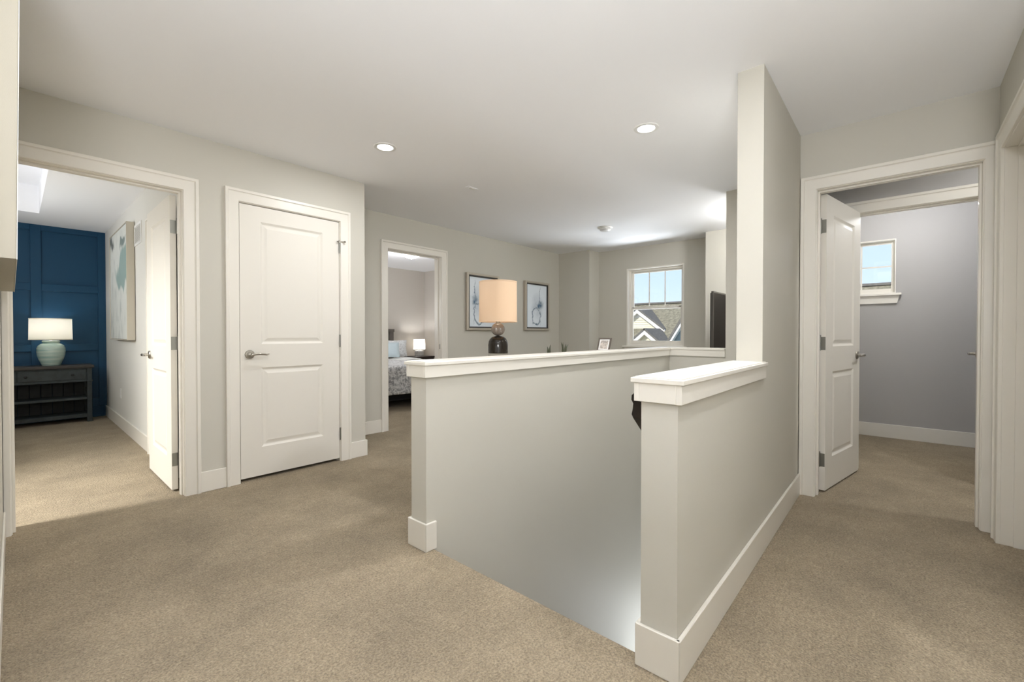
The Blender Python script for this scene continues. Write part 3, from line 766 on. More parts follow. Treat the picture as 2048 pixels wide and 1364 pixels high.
def art_mat():
    m, nt, b = newmat('abstract_canvas'); L = nt.links
    g = nt.nodes.new('ShaderNodeNewGeometry'); sep = nt.nodes.new('ShaderNodeSeparateXYZ'); L.new(g.outputs['Position'], sep.inputs[0])
    def nz(sc, det=5, dis=0):
        mpn = nt.nodes.new('ShaderNodeMapping'); mpn.inputs['Scale'].default_value = (1, 1.6, .7); L.new(g.outputs['Position'], mpn.inputs[0])
        n = nt.nodes.new('ShaderNodeTexNoise'); n.inputs['Scale'].default_value = sc; n.inputs['Detail'].default_value = det; n.inputs['Distortion'].default_value = dis
        L.new(mpn.outputs[0], n.inputs['Vector']); return n.outputs['Fac']
    def mth(op, a, c):
        x = nt.nodes.new('ShaderNodeMath'); x.operation = op
        for k, v in ((0, a), (1, c)):
            if isinstance(v, (int, float)): x.inputs[k].default_value = v
            else: L.new(v, x.inputs[k])
        return x.outputs[0]
    wob = mth('MULTIPLY', mth('SUBTRACT', nz(2.6, 2), .5), .6)
    Yc = mth('ADD', sep.outputs['Y'], wob); Zc = mth('ADD', sep.outputs['Z'], mth('MULTIPLY', wob, .8))
    def blob(y0, z0, ry, rz, lo, hi, amt):
        a = mth('DIVIDE', mth('SUBTRACT', Yc, y0), ry); c = mth('DIVIDE', mth('SUBTRACT', Zc, z0), rz)
        d_ = mth('SQRT', mth('ADD', mth('MULTIPLY', a, a), mth('MULTIPLY', c, c)), 0)
        r_ = nt.nodes.new('ShaderNodeMapRange'); r_.inputs['From Min'].default_value = lo; r_.inputs['From Max'].default_value = hi; r_.inputs['To Min'].default_value = amt; r_.inputs['To Max'].default_value = 0
        L.new(d_, r_.inputs[0]); return r_.outputs[0]
    col = lin((196, 199, 194))
    def over(prev, fac, rgb):
        x = nt.nodes.new('ShaderNodeMixRGB'); L.new(fac, x.inputs[0]); x.inputs[2].default_value = lin(rgb)
        if isinstance(prev, tuple): x.inputs[1].default_value = prev
        else: L.new(prev, x.inputs[1])
        return x.outputs[0]
    grey = nt.nodes.new('ShaderNodeValToRGB'); grey.color_ramp.elements[0].position = .5; grey.color_ramp.elements[1].position = .75; L.new(nz(6, 7, .7), grey.inputs[0])
    c = over(col, mth('MULTIPLY', grey.outputs[0], .9), (148, 156, 154))
    c = over(c, blob(6.08, 1.76, .50, .22, .85, 1.0, .9), (122, 146, 142))
    c = over(c, blob(6.05, 2.02, .28, .05, .6, 1.0, .9), (92, 108, 106))
    c = over(c, blob(6.80, 2.10, .16, .09, .4, 1.0, .9), (70, 78, 78))
    L.new(c, b.inputs['Base Color']); b.inputs['Roughness'].default_value = .75
    return m
M['art1'] = art_mat()
M['art_side'] = mat('canvas_frame_champagne', (196, 190, 176), .45, .2)
ap = empty('canvas_painting', (.78, 6.38, 1.03)); tag(ap, 'abstract teal and grey canvas painting on the pale bedroom wall', 'painting')
AY0, AY1, AZ0, AZ1 = 5.79, 6.95, 1.025, 2.215
box('stretched_canvas', .757, .812, AY0 + .012, AY1 - .012, AZ0 + .012, AZ1 - .012, M['art1'], ap)
for b in ((AY0, AY0 + .009, AZ0, AZ1), (AY1 - .009, AY1, AZ0, AZ1), (AY0 + .009, AY1 - .009, AZ0, AZ0 + .009), (AY0 + .009, AY1 - .009, AZ1 - .009, AZ1)):
    box('frame_rail', .750, .814, b[0], b[1], b[2], b[3], M['art_side'], ap, .001)

vg = empty('vent_grille', (XW1, 5.61, 1.97)); tag(vg, 'white return air grille high on the pale bedroom wall', 'vent')
bm = bmesh.new()
for b in ((5.43, 5.455, 1.965, 2.175), (5.755, 5.78, 1.965, 2.175), (5.455, 5.755, 1.965, 1.99), (5.455, 5.755, 2.15, 2.175)): bm_box(bm, XW1 - .008, XW1, b[0], b[1], b[2], b[3], .001)
link('grille_frame', bm, M['plastic'], vg)
for k in range(10):
    z = 1.996 + k * .0155
    bm = bmesh.new(); vs = [bm.verts.new(p) for p in [(XW1 - .007, 5.455, z), (XW1 - .007, 5.755, z), (XW1 - .001, 5.755, z + .010), (XW1 - .001, 5.455, z + .010), (XW1 - .006, 5.455, z - .001), (XW1 - .006, 5.755, z - .001), (XW1, 5.755, z + .009), (XW1, 5.455, z + .009)]]
    for f in ((0, 1, 2, 3), (4, 7, 6, 5), (0, 4, 5, 1), (1, 5, 6, 2), (2, 6, 7, 3), (3, 7, 4, 0)): bm.faces.new([vs[i] for i in f])
    link('slat', bm, M['plastic'], vg)
ol = empty('wall_outlet', (XW1, 6.77, .36)); tag(ol, 'white wall outlet below the canvas painting', 'outlet')
box('cover', XW1 - .006, XW1, 6.735, 6.805, .345, .46, M['plastic'], ol, .002)
for z in (.385, .42): box('socket', XW1 - .008, XW1 - .005, 6.752, 6.788, z - .012, z + .014, M['plastic'], ol, .001)

# ------------------------------------------------------------------ framed prints on the loft wall
def print_mat(name, seed, cx, mir=1):
    m, nt, b = newmat(name); L = nt.links
    tcd = nt.nodes.new('ShaderNodeTexCoord')
    sep = nt.nodes.new('ShaderNodeSeparateXYZ'); L.new(tcd.outputs['Object'], sep.inputs[0])
    n0 = nt.nodes.new('ShaderNodeTexNoise'); n0.inputs['Scale'].default_value = 9; n0.inputs['Detail'].default_value = 6
    n0.noise_dimensions = '4D'; n0.inputs['W'].default_value = seed; L.new(tcd.outputs['Object'], n0.inputs['Vector'])
    def math_(op, a, c=None, v=None):
        x = nt.nodes.new('ShaderNodeMath'); x.operation = op
        if isinstance(a, (int, float)): x.inputs[0].default_value = a
        else: L.new(a, x.inputs[0])
        if c is not None:
            if isinstance(c, (int, float)): x.inputs[1].default_value = c
            else: L.new(c, x.inputs[1])
        return x.outputs[0]
    wob = math_('MULTIPLY', math_('SUBTRACT', n0.outputs['Fac'], .5), .16)
    X = math_('ADD', math_('MULTIPLY', sep.outputs['X'], mir), wob); Z = math_('ADD', sep.outputs['Z'], math_('MULTIPLY', wob, .8))
    def ell(x0, z0, rx, rz):
        a = math_('DIVIDE', math_('SUBTRACT', X, x0), rx); c = math_('DIVIDE', math_('SUBTRACT', Z, z0), rz)
        return math_('SQRT', math_('ADD', math_('MULTIPLY', a, a), math_('MULTIPLY', c, c)))
    def ramp(src, pts):
        r = nt.nodes.new('ShaderNodeValToRGB'); e = r.color_ramp.elements
        e[0].position, e[0].color = pts[0][0], (pts[0][1],) * 3 + (1,); e[1].position, e[1].color = pts[1][0], (pts[1][1],) * 3 + (1,)
        for p, v in pts[2:]:
            q = e.new(p); q.color = (v,) * 3 + (1,)
        L.new(src, r.inputs[0]); return r.outputs[0]
    # ring outline, dark bloom, stem
    ring = ramp(math_('ABSOLUTE', math_('SUBTRACT', ell(cx - .03, -.16, .10, .14), 1.0)), [(0, 1), (.16, 0)])
    bloom = ramp(ell(cx + .06, .02, .085, .095), [(.35, 1), (1.0, 0)])
    stem = ramp(ell(cx + .065, .12, .013, .2), [(.5, .9), (1.0, 0)])
    stem2 = ramp(ell(cx + .07, -.17, .010, .17), [(.5, .7), (1.0, 0)])
    haze = ramp(ell(cx, .0, .17, .24), [(.2, .75), (1.0, 0)])
    tot = math_('MAXIMUM', math_('MAXIMUM', ring, bloom), math_('MAXIMUM', math_('MAXIMUM', stem, stem2), math_('MULTIPLY', haze, n0.outputs['Fac'])))
    n3 = nt.nodes.new('ShaderNodeTexNoise'); n3.inputs['Scale'].default_value = 30; n3.inputs['Detail'].default_value = 5; L.new(tcd.outputs['Object'], n3.inputs['Vector'])
    tot = math_('MULTIPLY', tot, math_('ADD', n3.outputs['Fac'], .35))
    c = nt.nodes.new('ShaderNodeMixRGB'); c.inputs[1].default_value = lin((232, 240, 248)); c.inputs[2].default_value = lin((58, 92, 122)); L.new(tot, c.inputs[0])
    L.new(c.outputs[0], b.inputs['Base Color']); b.inputs['Roughness'].default_value = .25
    return m
M['frame_silver'] = mat('frame_champagne_silver', (186, 178, 164), .4, .4)
M['frame_dark'] = mat('frame_inner_black', (46, 42, 38), .5)

def framed(x0, x1, z0, z1, label, pm):
    r = empty('framed_print', ((x0 + x1) / 2, YB, (z0 + z1) / 2)); tag(r, label, 'framed print', 'framed prints on the loft wall')
    dpt, fw = .050, .030
    y1, y0 = YB - .002, YB - dpt
    for b in ((x0, x0 + fw, z0, z1), (x1 - fw, x1, z0, z1), (x0 + fw, x1 - fw, z0, z0 + fw), (x0 + fw, x1 - fw, z1 - fw, z1)):
        box('outer_frame_rail', b[0], b[1], y0, y1, b[2], b[3], M['frame_silver'], r, .004)
    a, i = fw, .018
    for b in ((x0 + a, x0 + a + i, z0 + a, z1 - a), (x1 - a - i, x1 - a, z0 + a, z1 - a), (x0 + a + i, x1 - a - i, z0 + a, z0 + a + i), (x0 + a + i, x1 - a - i, z1 - a - i, z1 - a)):
        box('inner_frame_rail', b[0], b[1], y0 + .010, y1, b[2], b[3], M['frame_dark'], r, .001)
    g = a + i
    bm = bmesh.new(); hw, hz = (x1 - x0) / 2 - g, (z1 - z0) / 2 - g
    bm_box(bm, -hw, hw, -.004, .004, -hz, hz)
    o = link('print', bm, pm, None); o.location = ((x0 + x1) / 2, YB - .016, (z0 + z1) / 2)
    o.parent = r; o.matrix_parent_inverse = Matrix.Translation(r.location).inverted()
    return r
framed(3.955, 4.570, 1.140, 1.905, 'blue ink abstract print in a silver and black frame behind the beige lamp shade', print_mat('print_blue_a', 1.7, .09, -1))
framed(5.155, 5.765, 1.145, 1.905, 'blue ink ring print in a silver and black frame near the loft corner', print_mat('print_blue_b', 4.2, .02))

# ------------------------------------------------------------------ console behind the half wall with lamp, plants, photo frame
M['sofa_wood'] = mat('console_oak', (150, 128, 104), .5, bump=.2, bscale=40, var=.2, vscale=8)
lc = empty('loft_console', (3.1, 2.12, 0)); tag(lc, 'long narrow wooden console standing behind the long half wall', 'console table')
TZ = .922
box('table_top', 1.98, 4.22, 1.96, 2.26, TZ - .035, TZ, M['sofa_wood'], lc, .003)
for x in (2.0, 4.15):
    for y in (1.975, 2.195): box('leg', x, x + .05, y, y + .05, 0, TZ - .035, M['sofa_wood'], lc, .003)
box('rail', 2.05, 4.15, 1.985, 2.005, TZ - .11, TZ - .035, M['sofa_wood'], lc, .002); box('rail', 2.05, 4.15, 2.22, 2.24, TZ - .11, TZ - .035, M['sofa_wood'], lc, .002)
box('lower_shelf', 2.03, 4.17, 2.0, 2.22, .18, .205, M['sofa_wood'], lc, .002)

M['dark_glass'] = mat('smoked_dark_glass', (30, 26, 20), .10, spec=.35)
M['clear'] = glass_mat('clear_acrylic', (.92, .92, .9, 1), .12)
def ribbed_mat():
    m, nt, b = newmat('smoke_ribbed_glass'); L = nt.links
    b.inputs['Base Color'].default_value = lin((120, 112, 104)); b.inputs['Roughness'].default_value = .15; b.inputs['Coat Weight'].default_value = .5
    return m
M['ribbed'] = ribbed_mat()
lx, ly, lz = 2.255, 2.12, TZ
tl = empty('table_lamp', (lx, ly, lz)); tag(tl, 'table lamp with peach beige drum shade and dark glass base behind half wall', 'table lamp')
lathe('foot', [(.070, lz), (.070, lz + .032)], (lx, ly, 0), M['clear'], tl, 32)
lz += .016
lathe('base', [(.067, lz + .0165), (.0695, lz + .020), (.0695, lz + .075), (.066, lz + .100), (.056, lz + .120), (.042, lz + .131), (.020, lz + .136), (.012, lz + .139)], (lx, ly, 0), M['dark_glass'], tl, 40)
bm = bmesh.new(); seg = 48
zc, R_ = lz + .184, .0465
rings = []
for j in range(13):
    th = PI * (j + .5) / 13 if 0 < j < 12 else (.12 if j == 0 else PI - .12)
    rings.append([bm.verts.new((lx + (R_ * math.sin(th)) * (1 + .035 * math.cos(16 * 2 * PI * i / seg)) * math.cos(2 * PI * i / seg), ly + (R_ * math.sin(th)) * (1 + .035 * math.cos(16 * 2 * PI * i / seg)) * math.sin(2 * PI * i / seg), zc - R_ * math.cos(th))) for i in range(seg)])
for a, b in zip(rings, rings[1:]):
    for i in range(seg): bm.faces.new((a[i], a[(i + 1) % seg], b[(i + 1) % seg], b[i]))
bm.faces.new(rings[0][::-1]); bm.faces.new(rings[-1])
link('glass_ball', bm, M['ribbed'], tl, True)
lathe('neck', [(.016, lz + .226), (.016, lz + .262), (.010, lz + .264), (.010, lz + .34)], (lx, ly, 0), M['nickel'], tl, 20)
M['shade2'] = shade_mat('shade_beige', (208, 182, 154), .12)
drum('lamp_shade', (lx, ly), .1335, .1315, lz + .235, lz + .518, M['shade2'], tl)
lathe('bulb', [(.012, .0), (.016, .02), (.030, .05), (.030, .07), (.018, .09), (.002, .096)], (lx, ly, lz + .27), M['bulb'], tl, 16)
light('lamp_glow', 'POINT', (lx, ly, lz + .41), .09, (1, .92, .84), radius=.03, parent=tl)

M['leaf'] = mat('dark_leaf', (58, 62, 44), .5, var=.3, vscale=30)
M['pot'] = mat('dark_pot', (60, 58, 56), .6)
def spiky(x, y, label, leaves):
    r = empty('potted_plant', (x, y, TZ)); tag(r, label, 'plant', 'small plants on the loft console')
    lathe('pot', [(.030, TZ), (.034, TZ + .001), (.040, TZ + .013), (.037, TZ + .015), (.034, TZ + .011)], (x, y, 0), M['pot'], r, 20)
    for dx, dy, h, lean in leaves:
        bm = bmesh.new(); N = 6
        for s_ in range(1):
            L0 = []
            for k in range(N + 1):
                t = k / N; w_ = .015 * (1 - t) ** .7 * (1.1 if k else .8) + .0004
                c = Vector((x + dx + lean * t * t, y + dy, TZ + .012 + (h + .030) * t))
                L0.append((bm.verts.new(c + Vector((-w_, 0, 0))), bm.verts.new(c + Vector((0, -.35 * w_ - .001, 0))), bm.verts.new(c + Vector((w_, 0, 0))), bm.verts.new(c + Vector((0, .35 * w_ + .001, 0)))))
            for a, b in zip(L0, L0[1:]):
                for i in range(4): bm.faces.new((a[i], a[(i + 1) % 4], b[(i + 1) % 4], b[i]))
            bm.faces.new(L0[0][::-1]); bm.faces.new(L0[-1])
        link('leaf_blade', bm, M['leaf'], r, True)
spiky(3.045, 2.1, 'spiky dark leaved plant, the taller one on the loft console', [(-.022, 0, .058, -.03), (-.012, .01, .054, .004), (.0, -.005, .044, .010), (.015, 0, .040, .04), (.022, .008, .042, .045)])
spiky(2.835, 2.1, 'single pointed plant, the shorter one on the loft console', [(.0, 0, .040, .012), (-.01, .006, .026, -.01)])

pf = empty('photo_frame', (3.70, 2.10, TZ)); tag(pf, 'small dark photo frame leaning on the loft console', 'photo frame')
M['photo'] = mat('photo_print', (176, 168, 160), .35, var=.5, vscale=45)
M['frame_bronze'] = mat('photo_frame_bronze', (96, 88, 80), .4, .3)
rot = Matrix.Translation((3.675, 2.10, TZ + .003)) @ Matrix.Rotation(math.radians(-84), 4, 'Z') @ Matrix.Rotation(math.radians(-25), 4, 'X')
def pfpart(name, x0, x1, y0, y1, z0, z1, m):
    bm = bmesh.new(); bm_box(bm, x0, x1, y0, y1, z0, z1, .001)
    bmesh.ops.transform(bm, matrix=rot, verts=bm.verts[:]); return link(name, bm, m, pf)
fw_, fh_ = .064, .138
for b in ((-fw_, -fw_ + .014, 0, fh_), (fw_ - .014, fw_, 0, fh_), (-fw_ + .014, fw_ - .014, 0, .014), (-fw_ + .014, fw_ - .014, fh_ - .014, fh_)): pfpart('frame_rail', b[0], b[1], -.006, .006, b[2], b[3], M['frame_bronze'])
pfpart('mat_board', -fw_ + .014, fw_ - .014, -.002, .004, .014, fh_ - .014, M['plastic'])
pfpart('photo', -fw_ + .026, fw_ - .026, -.003, .0, .026, fh_ - .026, M['photo'])
bm = bmesh.new(); bm_box(bm, -.012, .012, .006, .009, .0, .09, .0005)
bmesh.ops.transform(bm, matrix=Matrix.Translation((3.675, 2.10, TZ)) @ Matrix.Rotation(math.radians(-84), 4, 'Z') @ Matrix.Translation((0, .065, 0)) @ Matrix.Rotation(math.radians(14), 4, 'X') @ Matrix.Translation((0, 0, .003)), verts=bm.verts[:]); link('easel_leg', bm, M['frame_bronze'], pf)

# ------------------------------------------------------------------ television on a swing arm
tv = empty('television', (6.035, 1.5, 1.2)); tag(tv, 'black flat television swung out on an arm beside the loft window', 'television')
M['screen'] = mat('tv_screen', (18, 13, 10), .45, spec=.06)
M['bezel'] = mat('tv_bezel', (58, 54, 49), .4)
box('screen', 4.968, 5.935, 1.499, 1.503, .905, 1.532, M['screen'], tv)
for b in ((4.952, 4.968, .89, 1.548), (5.935, 5.951, .89, 1.548), (4.968, 5.935, .89, .905), (4.968, 5.935, 1.532, 1.548)): box('bezel', b[0], b[1], 1.497, 1.520, b[2], b[3], M['bezel'], tv, .001)
box('back_cover', 4.968, 5.935, 1.5035, 1.535, .905, 1.532, M['black'], tv, .004)
box('wall_plate', 6.015, 6.035, 1.53, 1.62, 1.10, 1.32, M['dark_metal'], tv, .002)
tube('swing_arm', [(6.02, 1.575, 1.21), (5.75, 1.60, 1.21), (5.45, 1.57, 1.21), (5.45, 1.53, 1.21)], .016, M['dark_metal'], tv)

# ------------------------------------------------------------------ bedroom 2 contents
M['headboard'] = mat('headboard_grey_wood', (92, 86, 80), .55, bump=.2, bscale=50, var=.2, vscale=10)
def quilt_mat():
    m, nt, b = newmat('quilt_grey_print'); L = nt.links
    g = nt.nodes.new('ShaderNodeNewGeometry'); n = nt.nodes.new('ShaderNodeTexNoise'); n.inputs['Scale'].default_value = 26; n.inputs['Detail'].default_value = 6; n.inputs['Roughness'].default_value = .75
    L.new(g.outputs['Position'], n.inputs['Vector']); r = nt.nodes.new('ShaderNodeValToRGB')
    r.color_ramp.elements[0].color = lin((132, 132, 134)); r.color_ramp.elements[1].color = lin((208, 208, 208)); r.color_ramp.elements[0].position = .42; r.color_ramp.elements[1].position = .56
    L.new(n.outputs['Fac'], r.inputs[0]); L.new(r.outputs[0], b.inputs['Base Color']); b.inputs['Roughness'].default_value = .9
    return m
M['quilt'] = quilt_mat()
M['sheet'] = mat('white_sheet', (236, 236, 234), .85, bump=.2, bscale=30)
M['pillow_blue'] = mat('pillow_pale_blue', (186, 200, 206), .85, bump=.2, bscale=60)
M['pillow_floral'] = mat('pillow_white_print', (212, 214, 216), .85, var=.25, vscale=40)
bd = empty('bed', (4.25, 6.5, 0)); tag(bd, 'bed with grey patterned quilt, white sheet fold and grey wood headboard', 'bed')
BX0, BX1, BY0, BY1 = 3.45, 5.03, 5.42, 7.62
box('box_spring', BX0 + .03, BX1 - .03, BY0 + .05, BY1, .12, .36, M['black'], bd, .02)
box('mattress', BX0 + .01, BX1 - .01, BY0 + .02, BY1, .36, .60, M['sheet'], bd, .05, 3)
for x in (BX0 + .08, BX1 - .12):
    for y in (BY0 + .12, BY1 - .1): box('leg', x, x + .05, y, y + .05, 0, .12, M['black'], bd)
# quilt: draped grid over the foot end and sides, hem lifting a little, rounded edges
bm = bmesh.new(); nx, ny = 64, 64
drop = .42
def drape(u, v):
    # u across -drop..width+drop, v along from foot -drop..length
    wq, lq = BX1 - BX0, 1.75
    x = u; y = v
    def side(t, lim):   # t distance beyond the edge
        rr = .05
        if t <= 0: return t, 0.0
        if t < rr * PI / 2: a = t / rr; return rr * math.sin(a), rr * (1 - math.cos(a))
        return rr, rr + (t - rr * PI / 2)
    dx = dz = dy = 0.0
    px, py = x, y
    z = .625
    if x < 0: o, dz1 = side(-x, 0); px = -o; z -= dz1
    if x > wq: o, dz1 = side(x - wq, 0); px = wq + o; z -= dz1
    if y < 0:
        o, dz1 = side(-y, 0); py = -o
        if x < 0 or x > wq: z = min(z, .625 - dz1 * 1.0 - 0.0)
        else: z -= dz1
    hang = max(0, .625 - z)
    px += .018 * math.sin(9 * y + 2 * x) * hang * 2; py += .02 * math.sin(8 * x + 1.3) * hang * 2
    py -= .05 * hang; px += (.05 * hang if x > wq else (-.05 * hang if x < 0 else 0))
    z += .008 * math.sin(5 * x + 3 * y) * (1 if hang < .05 else 0)
    return Vector((BX0 + px, BY0 + py, max(z, .14)))
wq = BX1 - BX0
grid = [[bm.verts.new(drape(-drop + (wq + 2 * drop) * i / nx, -drop * 1.02 + (1.35 + drop) * j / ny)) for j in range(ny + 1)] for i in range(nx + 1)]
for i in range(nx):
    for j in range(ny): bm.faces.new((grid[i][j], grid[i + 1][j], grid[i + 1][j + 1], grid[i][j + 1]))
q = link('quilt', bm, M['quilt'], bd, True); q.modifiers.new('thick', 'SOLIDIFY').thickness = .02
pts = [drape(.62 + .25 * t, -.02 - .42 * t) + Vector((0, -.022, .005)) for t in [k / 10 for k in range(11)]]
tube('piping', pts, .010, M['sheet'], bd, 8)
bm = bmesh.new()
grid = []
for i in range(33):
    row = []
    for j in range(9):
        u = -.34 + (wq + .68) * i / 32
        p = drape(u, 1.28 + .52 * j / 8); p.z += .012 + .010 * math.sin(i * .8) * (1 if -.0 < u < wq else 0)
        if not (0 < u < wq): p.x += .012 * (1 if u > 0 else -1)
        row.append(bm.verts.new(p))
    grid.append(row)
for i in range(32):
    for j in range(8): bm.faces.new((grid[i][j], grid[i + 1][j], grid[i + 1][j + 1], grid[i][j + 1]))
sf = link('sheet_fold', bm, M['sheet'], bd, True); sf.modifiers.new('thick', 'SOLIDIFY').thickness = .02
hb = box('headboard', BX0 - .03, BX1 + .03, 7.655, 7.715, .0, 1.13, M['headboard'], bd, .006)
sub_box('top_rail', BX0 - .05, BX1 + .05, 7.64, 7.725, 1.13, 1.185, M['headboard'], hb)
for x in (BX0 - .035, BX1 - .055): sub_box('post', x, x + .09, 7.645, 7.72, .0, 1.13, M['headboard'], hb)
for k in range(3):
    a = BX0 + .07 + k * .48
    sub_box('panel_moulding', a, a + .43, 7.643, 7.656, .70, .715, M['headboard'], hb); sub_box('panel_moulding', a, a + .43, 7.643, 7.656, 1.06, 1.075, M['headboard'], hb)
    sub_box('panel_moulding', a, a + .015, 7.643, 7.656, .715, 1.06, M['headboard'], hb); sub_box('panel_moulding', a + .415, a + .43, 7.643, 7.656, .715, 1.06, M['headboard'], hb)

def pillow(name, label, w, h, t, loc, rx, rz, m):
    bm = bmesh.new(); N = 14
    top, bot = {}, {}
    for i in range(N + 1):
        for j in range(N + 1):
            u, v = 2 * i / N - 1, 2 * j / N - 1
            pinch = 1 - .07 * (1 - abs(u)) * (abs(v) ** 3) - .0
            x = u * w / 2 * (1 - .06 * (1 - v * v) * abs(u) ** 3 * 0 + 0) * (1 - .05 * (1 - abs(v)) * abs(u) ** 4); z = v * h / 2 * (1 - .05 * (1 - abs(u)) * abs(v) ** 4)
            th = t / 2 * max(0, (1 - u * u)) ** .45 * max(0, (1 - v * v)) ** .45
            top[i, j] = bm.verts.new((x, -th, z)); bot[i, j] = bm.verts.new((x, th, z))
    for d_ in (top, bot):
        for i in range(N):
            for j in range(N): bm.faces.new((d_[i, j], d_[i + 1, j], d_[i + 1, j + 1], d_[i, j + 1]))
    bmesh.ops.remove_doubles(bm, verts=bm.verts[:], dist=1e-4)
    for v in bm.verts: v.co.z += h / 2
    o = link(name, bm, m, None, True); o.location = loc; o.rotation_euler = (math.radians(rx), 0, math.radians(rz))
    return tag(o, label, 'pillow', 'pillows on the bed')
pillow('pillow', 'white print pillow leaning on the headboard at the bed edge', .54, .34, .16, (4.86, 7.36, .65), -22, -28, M['pillow_floral'])
pillow('pillow', 'pale blue pillow in front of the white print pillow', .46, .31, .16, (4.58, 7.12, .65), -26, -26, M['pillow_blue'])
pillow('pillow', 'white pillow standing beside the pale blue pillow', .50, .34, .16, (3.98, 7.30, .65), -18, -4, M['sheet'])

ns = empty('nightstand', (5.59, 7.5, 0)); tag(ns, 'dark nightstand beside the bed under the lit white lamp', 'nightstand')
M['espresso'] = mat('espresso_wood', (44, 34, 29), .4, var=.2, vscale=10)
box('top', 5.345, 5.835, 7.30, 7.70, .595, .630, M['espresso'], ns, .004)
for x in (5.36, 5.78):
    for y in (7.315, 7.645): box('leg', x, x + .04, y, y + .04, 0, .595, M['espresso'], ns)
dr = box('drawer', 5.405, 5.775, 7.312, 7.33, .43, .58, M['espresso'], ns, .003)
box('body', 5.40, 5.78, 7.33, 7.68, .40, .594, M['espresso'], ns)
sub_box('handle', 5.55, 5.63, 7.296, 7.312, .50, .512, M['nickel'], dr)
lx, ly, lz = 5.585, 7.50, .630
tl = empty('table_lamp', (lx, ly, lz)); tag(tl, 'small lit lamp with white shade on the dark nightstand', 'table lamp')
M['grey_ceramic'] = mat('grey_ceramic', (176, 174, 170), .35, var=.2, vscale=30)
M['shade3'] = shade_mat('shade_bright', (244, 240, 230), .5)
box('base', lx - .075, lx + .075, ly - .06, ly + .06, lz, lz + .115, M['grey_ceramic'], tl, .012, 3)
tube('stem', [(lx, ly, lz + .11), (lx, ly, lz + .22)], .008, M['nickel'], tl)
bm = bmesh.new()
zA, zB = lz + .135, lz + .345
ring0 = [bm.verts.new((lx + a * .092, ly + b * .08, zA)) for a, b in ((-1, -1), (1, -1), (1, 1), (-1, 1))]; ring1 = [bm.verts.new((lx + a * .088, ly + b * .076, zB)) for a, b in ((-1, -1), (1, -1), (1, 1), (-1, 1))]
for i in range(4): bm.faces.new((ring0[i], ring0[(i + 1) % 4], ring1[(i + 1) % 4], ring1[i]))
link('lamp_shade', bm, M['shade3'], tl)
lathe('bulb', [(.012, .0), (.024, .03), (.024, .05), (.002, .07)], (lx, ly, lz + .15), M['bulb'], tl, 12)
light('lamp_glow', 'POINT', (lx, ly, lz + .255), 5, NEUT, radius=.03, parent=tl)

dm = empty('dome_light', (4.30, 5.98, HC)); tag(dm, 'lit flush dome light on the bedroom ceiling above the bed', 'ceiling light')
lathe('canopy', [(.16, 0), (.16, -.016), (.15, -.022)], (4.30, 5.98, HC), M['nickel'], dm)
lathe('dome', [(.150, -.022), (.146, -.045), (.125, -.075), (.085, -.098), (.04, -.108), (.004, -.110)], (4.30, 5.98, HC), M['dome'], dm, 40)
lathe('finial', [(.004, -.108), (.010, -.112), (.010, -.118), (.004, -.126)], (4.30, 5.98, HC), M['nickel'], dm, 12)
light('dome_lamp', 'POINT', (4.30, 5.98, HC - .16), 16, NEUT, radius=.10, parent=dm)
ld = empty('dome_light', (5.25, .98, HC)); tag(ld, 'added unseen dome light brightening the loft past the tall wall', 'ceiling light')  # fixture added out of sight to brighten loft walls and ceiling
lathe('canopy', [(.15, 0), (.15, -.016), (.14, -.022)], (5.25, .98, HC), M['nickel'], ld)
lathe('dome', [(.140, -.022), (.136, -.040), (.115, -.065), (.075, -.085), (.004, -.095)], (5.25, .98, HC), M['dome'], ld, 40)
light('dome_lamp', 'POINT', (5.25, .98, HC - .17), 26, NEUT, radius=.10, parent=ld)
vl = empty('recessed_light', (3.82, -.92, HC)); tag(vl, 'assumed unseen recessed light on the vestibule ceiling between the two white doorways', 'ceiling light')  # unseen fixture assumed here; it brightens the open door and vestibule
lathe('trim_ring', [(.052, -.0015), (.056, -.006), (.076, -.005), (.079, 0)], (3.82, -.92, HC), M['plastic'], vl, 40, cap=False)
lathe('lens', [(.0535, -.004), (.03, -.0055), (.001, -.006)], (3.82, -.92, HC), M['led'], vl, 40, cap=False)
light('lamp', 'AREA', (3.82, -.92, HC - .012), 8, NEUT, .10, aim=(0, 0, -1), parent=vl)
# assumed ceiling lamp of the grey room, hidden above the inner doorway
gl = empty('dome_light', (5.28, -.12, HC)); tag(gl, 'assumed unseen flush dome light on the ceiling of the grey room', 'ceiling light')
lathe('canopy', [(.15, 0), (.15, -.016), (.14, -.022)], (5.28, -.12, HC), M['nickel'], gl)
lathe('dome', [(.140, -.022), (.136, -.040), (.115, -.065), (.075, -.085), (.004, -.095)], (5.28, -.12, HC), M['dome'], gl, 40)
light('dome_lamp', 'POINT', (5.28, -.12, HC - .15), 14, NEUT, radius=.10, parent=gl)

# ------------------------------------------------------------------ outside
def shingle_mat(name, a, b_):
    m, nt, b = newmat(name); L = nt.links
    g = nt.nodes.new('ShaderNodeNewGeometry')
    n = nt.nodes.new('ShaderNodeTexNoise'); n.inputs['Scale'].default_value = 9; n.inputs['Detail'].default_value = 5; n.inputs['Roughness'].default_value = .8
    L.new(g.outputs['Position'], n.inputs['Vector']); r = nt.nodes.new('ShaderNodeValToRGB'); r.color_ramp.elements[0].color = lin(a); r.color_ramp.elements[1].color = lin(b_)
    r.color_ramp.elements[0].position = .35; r.color_ramp.elements[1].position = .65
    L.new(n.outputs['Fac'], r.inputs[0]); L.new(r.outputs[0], b.inputs['Base Color']); b.inputs['Roughness'].default_value = .95
    return m
M['roof_tan'] = shingle_mat('shingles_tan', (100, 96, 80), (150, 145, 124))
M['roof_grey'] = shingle_mat('shingles_grey', (100, 98, 92), (118, 115, 108))
